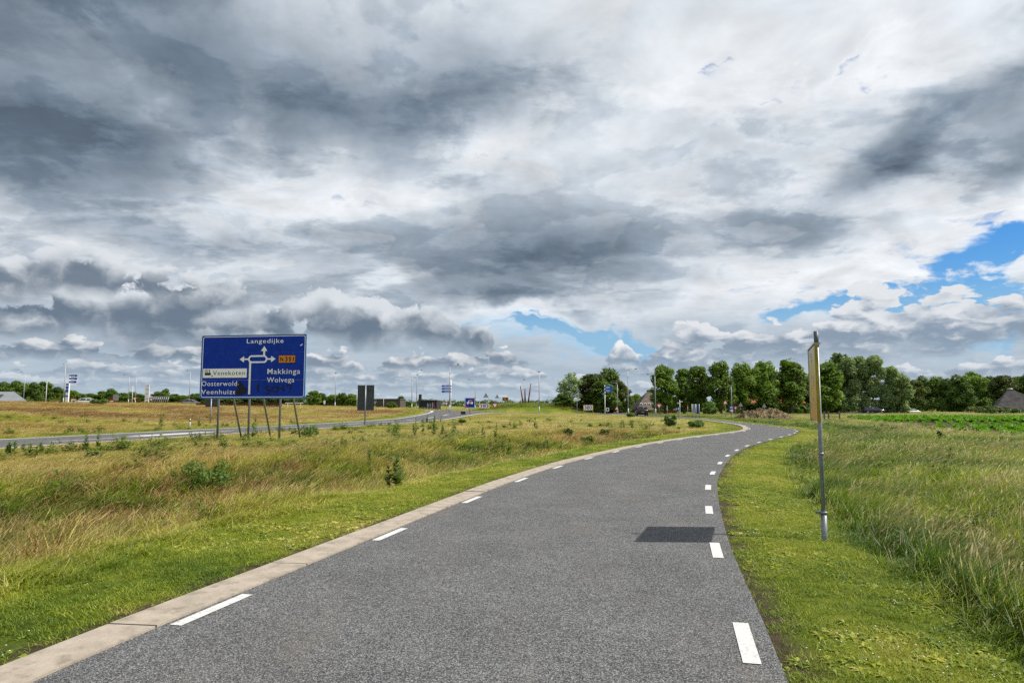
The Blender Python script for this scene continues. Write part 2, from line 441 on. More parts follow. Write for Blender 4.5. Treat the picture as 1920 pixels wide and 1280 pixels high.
def grimy_mat():
    "a bleached sign face gone yellow and brown towards its lower edge"
    m = bpy.data.materials.new('faded_yellow_sign'); m.use_nodes = True; g = G(m.node_tree)
    o = g.n('ShaderNodeOutputMaterial'); p = g.n('ShaderNodeBsdfPrincipled'); m.node_tree.links.new(p.outputs[0], o.inputs[0])
    tc = g.n('ShaderNodeTexCoord').outputs['Object']; z = g.sep(tc)[2]
    st = g.noise(g.vm('MULTIPLY', tc, (1, 9, 1.2)), 1.5, 6, .65)
    f = g.m('MULTIPLY_ADD', g.m('SUBTRACT', st, .5), .9, g.ss(z, 1.45, 2.4, 0, 1, 'LINEAR'))
    c, _ = g.ramp(f, [(.0, (.62, .30, .015)), (.50, (.66, .42, .045)), (.80, (.60, .47, .16)), (1.0, (.66, .60, .46))])
    c = g.mix(g.m('MULTIPLY', g.ss(g.noise(tc, 4, 6, .7), .56, .70), .45), c, (.28, .19, .06))
    g.put(p.inputs['Base Color'], c); p.inputs['Roughness'].default_value = .5
    return m
M['grimy'] = grimy_mat()
M['algae'] = mat('algae_yellow', (.34, .27, .02), .7, var=.35, scale=7)

def zone_mat(name='grassland_soil'):
    m = bpy.data.materials.new(name); m.use_nodes = True; g = G(m.node_tree)
    o = g.n('ShaderNodeOutputMaterial'); p = g.n('ShaderNodeBsdfPrincipled'); m.node_tree.links.new(p.outputs[0], o.inputs[0])
    a = g.n('ShaderNodeAttribute', attribute_name='tint').outputs['Fac']
    soil = g.n('ShaderNodeAttribute', attribute_name='soil').outputs['Fac']
    pos = g.n('ShaderNodeNewGeometry').outputs['Position']
    n = g.noise(pos, 9, 6, .7); n2 = g.noise(pos, .8, 5, .6)
    f = g.m('MULTIPLY_ADD', g.m('SUBTRACT', n, .5), .5, g.m('MULTIPLY_ADD', g.m('SUBTRACT', n2, .5), .35, a))
    c, _ = g.ramp(f, GREEN_STOPS)
    c = g.vm('SCALE', c, sc=.55)
    c = g.mix(soil, c, g.mix(g.ss(n, .35, .65), (.085, .062, .040), (.045, .034, .024)))
    g.put(p.inputs['Base Color'], c); p.inputs['Roughness'].default_value = .95; p.inputs['Specular IOR Level'].default_value = .1
    b = g.n('ShaderNodeBump'); b.inputs['Strength'].default_value = .8; b.inputs['Distance'].default_value = .06
    g.put(b.inputs['Height'], g.noise(pos, 22, 6, .7)); g.put(p.inputs['Normal'], b.outputs[0])
    return m
M['ground'] = zone_mat()

def asphalt_mat(name, base, chip, amount, tone=1.0):
    m = bpy.data.materials.new(name); m.use_nodes = True; g = G(m.node_tree)
    o = g.n('ShaderNodeOutputMaterial'); p = g.n('ShaderNodeBsdfPrincipled'); m.node_tree.links.new(p.outputs[0], o.inputs[0])
    pos = g.n('ShaderNodeNewGeometry').outputs['Position']
    cell = g.vor(pos, 150, dim='3D', out='Color'); r = g.sep(cell)[0]; r2 = g.sep(cell)[1]
    cell2 = g.sep(g.vor(g.vm('ADD', pos, (3, 1, 2)), 250, dim='3D', out='Color'))[0]
    big = g.noise(pos, 1.1, 5, .6); mid = g.noise(pos, 14, 4, .6)
    f = g.m('MULTIPLY_ADD', cell2, .35, g.m('MULTIPLY', r, .75))
    c, _ = g.ramp(f, [(.0, tuple(v * .25 for v in base)), (.35, tuple(v * .75 for v in base)), (.60, base), (.78, chip), (1, tuple(min(1, v * 1.5) for v in chip))])
    c = g.mix(g.m('MULTIPLY', g.ss(r2, .8, 1), .25), c, (.20, .16, .115))
    k = g.m('MULTIPLY', g.ss(big, .3, .7, .90, 1.10), g.ss(mid, .3, .7, .92, 1.08))
    # worn and dusty streaks, drifting along the surface
    dust = g.ss(g.noise(g.vm('MULTIPLY', pos, (1.6, .35, 1)), 1.0, 6, .65), .50, .72)
    c = g.mix(g.m('MULTIPLY', dust, .30), c, (.150, .128, .104))
    c = g.vm('SCALE', c, sc=g.m('MULTIPLY', k, tone))
    g.put(p.inputs['Base Color'], c); p.inputs['Roughness'].default_value = .95; p.inputs['Specular IOR Level'].default_value = .08
    b = g.n('ShaderNodeBump'); b.inputs['Strength'].default_value = .55; b.inputs['Distance'].default_value = .004
    g.put(b.inputs['Height'], g.vor(pos, 105, dim='3D')); g.put(p.inputs['Normal'], b.outputs[0])
    return m
M['asphalt'] = asphalt_mat('path_asphalt', (.070, .072, .076), (.195, .196, .197), .5)
M['road'] = asphalt_mat('road_asphalt', (.085, .085, .09), (.17, .17, .17), .5)
M['concrete'] = mat('concrete_slab', (.37, .315, .25), .9, var=.22, scale=5, bump=.5, stain=((.17, .145, .105), 6, .7), detail=8)
M['paint'] = mat('road_paint', (.60, .595, .57), .7, var=.16, scale=9, stain=((.26, .255, .25), 34, .8), coord='Object')

# ------------------------------------------------------------------ survey lines
def smooth_line(pts, it=2):
    p = [np.array(q, float) for q in pts]
    for _ in range(it):
        q = [p[0]]
        for a, b in zip(p[:-1], p[1:]): q += [a * .75 + b * .25, a * .25 + b * .75]
        p = q + [p[-1]]
    return np.array(p)
def resample(l, step):
    d = np.r_[0, np.cumsum(np.hypot(*np.diff(l, axis=0).T))]
    n = max(2, int(d[-1] / step)); s = np.linspace(0, d[-1], n + 1)
    return np.c_[np.interp(s, d, l[:, 0]), np.interp(s, d, l[:, 1])]
def at_len(l, s):
    d = np.r_[0, np.cumsum(np.hypot(*np.diff(l, axis=0).T))]
    return np.array([np.interp(s, d, l[:, 0]), np.interp(s, d, l[:, 1])])
def offset(l, w):
    t = np.gradient(l, axis=0); t /= np.linalg.norm(t, axis=1)[:, None]
    return l + np.c_[-t[:, 1], t[:, 0]] * w
def sdist(px, py, line):
    "signed distance to a polyline, positive on its left"
    px = np.asarray(px, float); py = np.asarray(py, float)
    best = np.full(px.shape, 1e9); sg = np.zeros(px.shape)
    for a, b in zip(line[:-1], line[1:]):
        d = b - a; L = d @ d
        if L < 1e-12: continue
        t = np.clip(((px - a[0]) * d[0] + (py - a[1]) * d[1]) / L, 0, 1)
        qx, qy = px - a[0] - t * d[0], py - a[1] - t * d[1]
        r = np.hypot(qx, qy); k = r < best
        best = np.where(k, r, best); sg = np.where(k, d[0] * qy - d[1] * qx, sg)
    return best * np.where(sg >= 0, 1, -1)

LEFT = smooth_line([(-4.1, -4), (-3.35, 1)] + [gp(*q) for q in ((70, 1278), (312, 1172), (640, 1036), (757, 987), (870, 940), (972, 899), (1046, 874), (1105, 858), (1195, 837), (1280, 823), (1326, 817), (1377, 811), (1401, 807))]
                   + [gp(1405, 803), gp(1394, 797), gp(1368, 793), gp(1340, 789.5), gp(1316, 786)] + [(22.0, 96), (19.6, 108)])
RIGHT = smooth_line([(-.35, -4), (.85, 1)] + [gp(*q) for q in ((1475, 1276), (1452, 1221), (1428, 1159), (1397, 1092), (1378, 1049), (1364, 1010), (1354, 971), (1346, 936), (1344, 901), (1358, 874), (1374, 854), (1405, 837), (1448, 825), (1479, 818), (1500, 811))]
                    + [gp(1499, 805.5), gp(1456, 799.5), gp(1409, 794), gp(1362, 788.8)] + [(25.5, 96), (22.6, 108)])
LEFT = resample(LEFT, .35); RIGHT = resample(RIGHT, .35)
OUTER = offset(LEFT, .37)
DITCH = smooth_line([(-9.5, -2), (-8.6, 4), (-7.0, 10), (-4.7, 16), (-2.3, 22), (1.2, 30), (5.5, 38), (9, 45)])
ROAD_R = smooth_line([(-26, -5)] + [gp(0, 843), gp(320, 821.7), gp(640, 801.5), gp(786, 792), (-7.2, 84), (-5.2, 104), (-2.0, 120), (4, 128)])
ROAD_L = smooth_line([(-34, -7)] + [(-26.4, 25.5), (-24.6, 33), gp(320, 807.5), gp(640, 792), (-14.6, 84), (-13.2, 104), (-14.5, 120), (-18, 130)])
RC = (4.0, 150.0)                       # roundabout
ARM = smooth_line([(21, 138), (21.5, 122), (24, 114), (34, 112), (58, 126), (82, 155), (130, 176), (300, 190)])
CROP = [(25, 30), (30.5, 48), (37.5, 70), (47, 96), (140, 100), (120, 20), (40, 20)]
FENCE_L = [(-4.0, 0)]

def inpoly(x, y, poly):
    x = np.asarray(x, float); y = np.asarray(y, float); ins = np.zeros(x.shape, bool)
    for (x0, y0), (x1, y1) in zip(poly, poly[1:] + poly[:1]):
        c = ((y0 > y) != (y1 > y)) & (x < (x1 - x0) * (y - y0) / (y1 - y0 + 1e-12) + x0); ins ^= c
    return ins

def ditch_d(x, y):
    "0 at the ditch bottom, 1 where its slopes end; the far slope is the gentler"
    s = sdist(x, y, DITCH); return np.where(s > 0, s / 6.2, -s / 2.9)
def terrain(x, y):
    x = np.asarray(x, float); y = np.asarray(y, float)
    w = np.maximum(sst(sdist(x, y, ROAD_L), 3, 34), sst(y, 78, 122))
    z = np.clip(-.0225 * (x - 18), 0, 2.15) * w
    z = z - .95 * (1 - sst(ditch_d(x, y), .14, 1))
    b = -sdist(x, y, RIGHT)
    z = z - .22 * np.where(b > 0, np.exp(-((b - 3.1) / 1.0) ** 2), 0) * sst(y, 60, 40)
    rr = np.hypot(x - RC[0], y - RC[1]); z = z + 1.75 * (1 - sst(rr, 4, 16))
    nearp = np.minimum(np.abs(sdist(x, y, OUTER)), np.abs(b))
    bump = (fbm(x, y, .35, 3, 5) - .5) * .22
    flat = np.minimum(sst(nearp, .1, 2.0), 1.0)
    inside = (sdist(x, y, OUTER) < 0) & (b < 0)
    road = np.minimum(sst(sdist(x, y, ROAD_L), 0, 2.5) + sst(-sdist(x, y, ROAD_R), 0, 2.5), 1)
    ring = sst(np.abs(rr - 20), 4, 6); arm = sst(np.abs(sdist(x, y, ARM)), 3, 5)
    k = np.where(inside, 0, flat) * road * ring * arm
    far = np.hypot(x, y)
    z = z - .05 * k * sst(nearp, 0, .5)
    return z + bump * k * sst(far, 700, 200)
def tz(x, y): return float(terrain(np.array([x]), np.array([y]))[0])

def zone(x, y):
    "tint (green to straw to red-brown) of the grass that grows at a place"
    a = sdist(x, y, OUTER); b = -sdist(x, y, RIGHT); dt = ditch_d(x, y); rl = sdist(x, y, ROAD_L)
    n = fbm(x, y, .45, 4, 21); n2 = fbm(x, y, .09, 4, 33); n3 = fbm(x, y, 1.6, 3, 40)
    t = .40 + (n - .5) * .55 + (n3 - .5) * .34                                  # lawn
    tl = np.where(a > 1.2, t + .16 * sst(a, 1.2, 2.6), t)
    ditch = (1 - sst(dt + (n - .5) * .5, .62, .95)) * sst(a, 2.0, 3.2)
    tl = tl * (1 - ditch) + ditch * np.where(n * .45 + n3 * .55 > .53, .08 + np.abs(n3 - .5) * .9, np.where(n2 > .42, 1.0, .74) - np.abs(n3 - .5) * .7)
    bank = sst(a, 6, 9) * (1 - ditch); tl = tl * (1 - bank) + bank * (.58 + (n - .5) * .7 + (n2 - .5) * .5)
    farl = sst(rl, 0, 2); tf = .78 + (n2 - .5) * .9 + (fbm(x * .25, y, .2, 3, 8) - .5) * .5
    tf = np.where(rl < 3.5, .42, tf)
    tl = tl * (1 - farl) + farl * tf
    tr = t + .02
    tall = sst(b, 1.3, 1.9); tr = tr * (1 - tall) + tall * (.15 + (n - .5) * .75 + .17 * sst(b, 3, 16) + (n2 - .5) * .45 + (n3 - .5) * .2)
    tr = tr + .10 * sst(np.hypot(x, y), 45, 90) * (fbm(x * .2, y, .3, 3, 77) * 1.6 - .3)
    out = np.where(a > 0, tl, tr)
    isl = np.hypot(x - RC[0], y - RC[1]) < 16
    out = np.where(isl, .34 + (n2 - .5) * .5, out)
    out = np.where(inpoly(x, y, CROP), .30, out)
    return np.clip(out, .02, 1)

# ------------------------------------------------------------------ ground sheet
def axis(lo, hi, c0, c1, fine, grow=1.16):
    v = list(np.arange(c0, c1 + 1e-6, fine)); s = fine
    while v[-1] < hi: s *= grow; v.append(v[-1] + s)
    s = fine
    while v[0] > lo: s *= grow; v.insert(0, v[0] - s)
    return np.array(v)
def build_ground():
    xs = axis(-2600, 2600, -16, 13, .22, 1.13); ys = axis(-200, 2800, 2.5, 26, .22, 1.09)
    X, Y = np.meshgrid(xs, ys); Z = terrain(X.ravel(), Y.ravel()).reshape(X.shape)
    co = np.c_[X.ravel(), Y.ravel(), Z.ravel()]
    ny, nx = X.shape; i = np.arange((ny - 1) * (nx - 1)); r, c = i // (nx - 1), i % (nx - 1)
    q = r * nx + c; F = np.c_[q, q + 1, q + nx + 1, q + nx]
    me = bpy.data.meshes.new('ground'); me.vertices.add(len(co)); me.vertices.foreach_set('co', co.ravel())
    me.loops.add(F.size); me.loops.foreach_set('vertex_index', F.ravel().astype(np.int32))
    me.polygons.add(len(F)); me.polygons.foreach_set('loop_start', np.arange(0, F.size, 4, dtype=np.int32))
    me.polygons.foreach_set('use_smooth', np.ones(len(F), bool)); me.update(calc_edges=True)
    at_ = me.attributes.new('tint', 'FLOAT', 'POINT'); at_.data.foreach_set('value', zone(co[:, 0], co[:, 1]))
    a = sdist(co[:, 0], co[:, 1], OUTER); b = -sdist(co[:, 0], co[:, 1], RIGHT)
    e = np.where((a < .22) & (b < .22), 1, 0) * .95
    e = np.maximum(e, np.where(inpoly(co[:, 0], co[:, 1], CROP), .9, 0))
    so = me.attributes.new('soil', 'FLOAT', 'POINT'); so.data.foreach_set('value', e.astype(float))
    me.materials.append(M['ground'])
    tag(link('ground', me), kind='structure')
build_ground()

def strip(name, A, B, z, m, parent=None, n=None, across=1):
    "a sheet between two lines, draped on the ground"
    n = n or max(len(A), len(B))
    def rs(l):
        d = np.r_[0, np.cumsum(np.hypot(*np.diff(l, axis=0).T))]; s = np.linspace(0, d[-1], n)
        return np.c_[np.interp(s, d, l[:, 0]), np.interp(s, d, l[:, 1])]
    A, B = rs(A), rs(B); k = across + 1
    P = np.concatenate([A[:, None] * (1 - t) + B[:, None] * t for t in np.linspace(0, 1, k)], axis=1) if across > 1 else np.stack([A, B], 1)
    P = P.reshape(n, k, 2) if across == 1 else np.stack([A * (1 - t) + B * t for t in np.linspace(0, 1, k)], 1)
    Z = terrain(P[..., 0].ravel(), P[..., 1].ravel()).reshape(n, k) + z
    b = MB(); b.v = [(*P[i, j], Z[i, j]) for i in range(n) for j in range(k)]
    for i in range(n - 1):
        for j in range(k - 1):
            q = i * k + j; b.f.append((q, q + k, q + k + 1, q + 1)); b.sm.append(True)
    return b.build(name, m, parent)

path = strip('cycle_path', LEFT, RIGHT, .018, M['asphalt'], n=260); tag(path, kind='structure')
def slab_row():
    L = at = None
    d = np.hypot(*np.diff(LEFT, axis=0).T).sum(); s = 3.2; k = 0
    rnd = random.Random(3)
    while s < d - 1 and k < 46:
        ln = 2.0
        b = MB(); g_ = .005 if k % 3 else .012
        q = [s + g_, s + ln * .33, s + ln * .66, s + ln - g_]
        lo = [at_len(LEFT, t) for t in q]; up = [at_len(OUTER, t * OUT_K) for t in q]
        h = .034 + rnd.uniform(-.004, .006); n = 4
        ring = [(p[0], p[1]) for p in lo] + [(p[0], p[1]) for p in reversed(up)]
        b.prism(ring, -.06, h, plane='xy')
        b.build('concrete_slab', M['concrete'], path)
        s += ln; k += 1
OUT_K = np.hypot(*np.diff(OUTER, axis=0).T).sum() / np.hypot(*np.diff(LEFT, axis=0).T).sum()
def dashes(line, side, s0, period, ln, w, inset, count):
    for k in range(count):
        s = s0 + k * period; q = [at_len(line, t) for t in (s, s + ln / 2, s + ln)]
        t = (q[2] - q[0]) / np.linalg.norm(q[2] - q[0]); nrm = np.array([-t[1], t[0]]) * side
        b = MB(); a = [p + nrm * inset for p in q]; c = [p + nrm * (inset + w) for p in q]
        for i in range(2):
            b.poly([(*a[i], .0235), (*a[i + 1], .0235), (*c[i + 1], .0235), (*c[i], .0235)])
        b.build('lane_dash', M['paint'], path)
slab_row()
def len_to(line, y):
    d = np.r_[0, np.cumsum(np.hypot(*np.diff(line, axis=0).T))]; i = np.argmax(line[:, 1] > y); return float(np.interp(y, line[i - 1:i + 1, 1], d[i - 1:i + 1]))
dashes(LEFT, -1, len_to(LEFT, gp(320, 1175)[1]), 3.24, .84, .10, .05, 22)
dashes(RIGHT, 1, len_to(RIGHT, gp(1428, 1248)[1]) - .06, 3.02, .82, .11, .115, 24)

# main road with its markings
road = strip('road', ROAD_L, ROAD_R, .02, M['road'], n=120, across=4); tag(road, kind='structure')
def between(t0, t1, n=120):
    def rs(l):
        d = np.r_[0, np.cumsum(np.hypot(*np.diff(l, axis=0).T))]; s = np.linspace(0, d[-1], n); return np.c_[np.interp(s, d, l[:, 0]), np.interp(s, d, l[:, 1])]
    A, B = rs(ROAD_L), rs(ROAD_R); return A * (1 - t0) + B * t0, A * (1 - t1) + B * t1
for t0, t1 in ((.05, .088), (.912, .95)):
    A, B = between(t0, t1); strip('edge_line', A, B, .026, M['paint'], road, n=120)
A, B = between(.55, .57); yy = A[:, 1]
def piece(y0, y1, t0, t1):
    A, B = between(t0, t1, 400); k = (A[:, 1] > y0) & (A[:, 1] < y1)
    if k.sum() > 2: strip('centre_line', A[k], B[k], .027, M['paint'], road, n=int(k.sum()) if k.sum() < 60 else 60)
piece(30.5, 40, .60, .625); piece(36, 42, .47, .60); piece(42.5, 45, .50, .53)
for y0 in (50, 58.5, 67, 76, 86, 97): piece(y0, y0 + 4.5, .49, .525)
a_ = np.linspace(0, 2 * math.pi, 97)
ringo = lambda r: np.c_[RC[0] + r * np.cos(a_), RC[1] + r * np.sin(a_)]
tag(strip('roundabout_road', ringo(16), ringo(24), .024, M['road'], n=97, across=3), kind='structure')
tag(strip('roundabout_kerb', ringo(15.2), ringo(16.0), .09, M['concrete'], n=97), kind='structure')
tag(strip('side_road', offset(ARM, 3), offset(ARM, -3), .016, M['road'], n=90), kind='structure')

# ------------------------------------------------------------------ grass
def tuft(name, n, h0, h1, rad, lean, wid, seeds=0, sh=(.5, .8), rs=random, wind=(.35, .0), bl=None, flower=0, broad=0, weed=0):
    "a clump of bent blades, optionally with seed stalks"
    V = []; F = []; mi = []
    def quadstrip(pts, ws, m):
        b = len(V); k = len(pts)
        for (p, w, s_) in zip(pts, ws, range(k)):
            V.append(p - side * w); V.append(p + side * w)
        for i in range(k - 1):
            F.append((b + 2 * i, b + 2 * i + 1, b + 2 * i + 3, b + 2 * i + 2)); mi.append(m)
    for i in range(n):
        a = rs.uniform(0, 6.283); r = rad * math.sqrt(rs.random()); o = Vector((math.cos(a) * r, math.sin(a) * r, -.02))
        h = rs.uniform(h0, h1); da = rs.uniform(0, 6.283); l = lean * rs.uniform(.2, 1) * h
        tip = Vector((math.cos(da) * l + wind[0] * h * rs.uniform(.5, 1), math.sin(da) * l + wind[1] * h, h))
        side = Vector((math.cos(da + 1.57 + rs.uniform(-.6, .6)), math.sin(da + 1.57), 0)); w = wid * rs.uniform(.7, 1.3)
        mid = Vector((tip.x * .30, tip.y * .30, h * .58))
        quadstrip([o, o + mid, o + tip], [w, w * .85, w * .12], 0)
    for i in range(seeds):
        a = rs.uniform(0, 6.283); r = rad * math.sqrt(rs.random()); o = Vector((math.cos(a) * r, math.sin(a) * r, 0))
        h = rs.uniform(*sh); da = rs.uniform(0, 6.283); l = .18 * h
        tip = Vector((math.cos(da) * l + wind[0] * h * rs.uniform(.6, 1.1), math.sin(da) * l + wind[1] * h, h))
        side = Vector((math.cos(da), math.sin(da), 0)); w = wid * .35
        quadstrip([o, o + Vector((tip.x * .35, tip.y * .35, h * .6)), o + tip], [w, w, w * .8], 1)
        t = (Vector((tip.x, tip.y, h * .55))).normalized(); hl = rs.uniform(.07, .13)
        for q in range(2):
            side = Vector((math.cos(q * 1.57 + da), math.sin(q * 1.57 + da), 0)); p0 = o + tip - t * hl * .35
            quadstrip([p0, p0 + t * hl * .4, p0 + t * hl], [w, wid * 1.15, w * .5], 1)
    for i in range(flower):
        a = rs.uniform(0, 6.283); r = rad * math.sqrt(rs.random()); o = Vector((math.cos(a) * r, math.sin(a) * r, rs.uniform(h0, h1) * 1.05)); q = .0055
        b = len(V)
        V.extend([o + Vector(v) * q for v in ((1, 0, 0), (0, 1, 0), (-1, 0, 0), (0, -1, 0), (0, 0, 1), (0, 0, -1))])
        for f in ((0, 1, 4), (1, 2, 4), (2, 3, 4), (3, 0, 4), (1, 0, 5), (2, 1, 5), (3, 2, 5), (0, 3, 5)): F.append(tuple(b + i for i in f)); mi.append(2)
    for i in range(broad):
        a = rs.uniform(0, 6.283); L = rs.uniform(h0, h1) * 1.5; d = Vector((math.cos(a), math.sin(a), 0)); side = Vector((-d.y, d.x, .2))
        up = rs.uniform(.25, .8)
        quadstrip([Vector((0, 0, 0)), d * L * .5 + Vector((0, 0, L * up)), d * L + Vector((0, 0, L * up * .7))], [wid, wid * 4.5, wid * .4], 0)
    for i in range(weed):
        a = rs.uniform(0, 6.283); r = rad * 1.1 * math.sqrt(rs.random()); o = Vector((math.cos(a) * r, math.sin(a) * r, 0)); hh = rs.uniform(.20, .46); ln = Vector((rs.uniform(-.1, .1), rs.uniform(-.1, .1), 1))
        side = Vector((1, 0, 0)); quadstrip([o, o + ln * hh], [.003, .002], 0)
        for q in range(15):
            f = rs.uniform(.1, 1); a = rs.uniform(0, 6.283); d = Vector((math.cos(a), math.sin(a), rs.uniform(.0, .8))); side = Vector((-math.sin(a), math.cos(a), rs.uniform(-.3, .3))); L = (.11 - .06 * f) * rs.uniform(.7, 1.3)
            p = o + ln * hh * f; quadstrip([p, p + d * L * .5, p + d * L], [.003, L * .26, .002], 0)
    me = bpy.data.meshes.new(name); me.from_pydata([tuple(v) for v in V], [], F)
    me.materials.append(M['blade']); me.materials.append(M['seed']); me.materials.append(M['flower'])
    me.polygons.foreach_set('material_index', mi); me.update()
    return bpy.data.objects.new(name, me)
KINDS = bpy.data.collections.new('grass_kinds')
rs = random.Random(5)
TUFTS = []
def addk(k, cnt, *a, **kw):
    ids = []
    for _ in range(cnt):
        o = tuft('grass_tuft_%02d' % len(TUFTS), *a, rs=rs, **kw); KINDS.objects.link(o); ids.append(len(TUFTS)); TUFTS.append(o)
    return ids
K_LAWN = addk('lawn', 4, 34, .03, .085, .085, .9, .0028, wind=(.1, 0))
K_CLOVER = addk('clover', 2, 16, .03, .06, .08, .9, .003, wind=(.1, 0), broad=8) + addk('clover3', 1, 20, .03, .06, .08, .9, .003, wind=(.1, 0), flower=1)
K_MED = addk('med', 4, 34, .12, .30, .12, .8, .0036, wind=(.25, 0)) + addk('med2', 2, 26, .12, .3, .12, .8, .0036, 3, (.3, .48), wind=(.3, 0))
K_TALL = addk('tall', 4, 34, .28, .55, .13, .55, .0044, wind=(.40, -.05))
K_SEED = addk('seed', 4, 16, .2, .45, .15, .6, .0044, 9, (.42, .66), wind=(.45, -.05))
K_DRY = addk('dry', 3, 30, .18, .38, .15, .7, .0036, 6, (.35, .55), wind=(.35, 0))
K_WEED = addk('weed', 3, 10, .12, .3, .12, .6, .0045, weed=5) + addk('weed2', 1, 14, .12, .34, .12, .6, .0045, 2, (.35, .5), weed=3)
K_DOCK = addk('broad', 2, 12, .1, .25, .1, .7, .005, broad=12)

def scatter(name, P, idx, scl, tint, coll, rot=None):
    n = len(P); me = bpy.data.meshes.new(name); me.vertices.add(n); me.vertices.foreach_set('co', P.ravel())
    def put(nm, typ, key, v):
        a = me.attributes.new(nm, typ, 'POINT'); a.data.foreach_set(key, np.ascontiguousarray(v).ravel())
    if rot is None:
        rot = np.c_[RNG.normal(0, .07, n), RNG.normal(0, .07, n), RNG.uniform(-.9, .9, n)]
    put('rot', 'FLOAT_VECTOR', 'vector', rot.astype(np.float32)); put('scl', 'FLOAT_VECTOR', 'vector', scl.astype(np.float32))
    put('idx', 'INT', 'value', idx.astype(np.int32)); put('tint', 'FLOAT', 'value', tint.astype(np.float32))
    o = link(name, me)
    ng = bpy.data.node_groups.new(name + '_nodes', 'GeometryNodeTree')
    ng.interface.new_socket('Geometry', in_out='INPUT', socket_type='NodeSocketGeometry')
    ng.interface.new_socket('Geometry', in_out='OUTPUT', socket_type='NodeSocketGeometry')
    N = ng.nodes; Lk = ng.links.new
    gi, go = N.new('NodeGroupInput'), N.new('NodeGroupOutput')
    ip = N.new('GeometryNodeInstanceOnPoints'); ci = N.new('GeometryNodeCollectionInfo')
    ci.inputs[0].default_value = coll; ci.inputs['Separate Children'].default_value = True; ci.inputs['Reset Children'].default_value = True
    ip.inputs['Pick Instance'].default_value = True
    def att(nm, ty):
        a = N.new('GeometryNodeInputNamedAttribute'); a.data_type = ty; a.inputs[0].default_value = nm; return a.outputs[0]
    Lk(gi.outputs[0], ip.inputs['Points']); Lk(ci.outputs[0], ip.inputs['Instance'])
    Lk(att('idx', 'INT'), ip.inputs['Instance Index']); Lk(att('rot', 'FLOAT_VECTOR'), ip.inputs['Rotation']); Lk(att('scl', 'FLOAT_VECTOR'), ip.inputs['Scale'])
    Lk(ip.outputs[0], go.inputs[0])
    o.modifiers.new('clumps', 'NODES').node_group = ng
    return tag(o, kind='stuff')

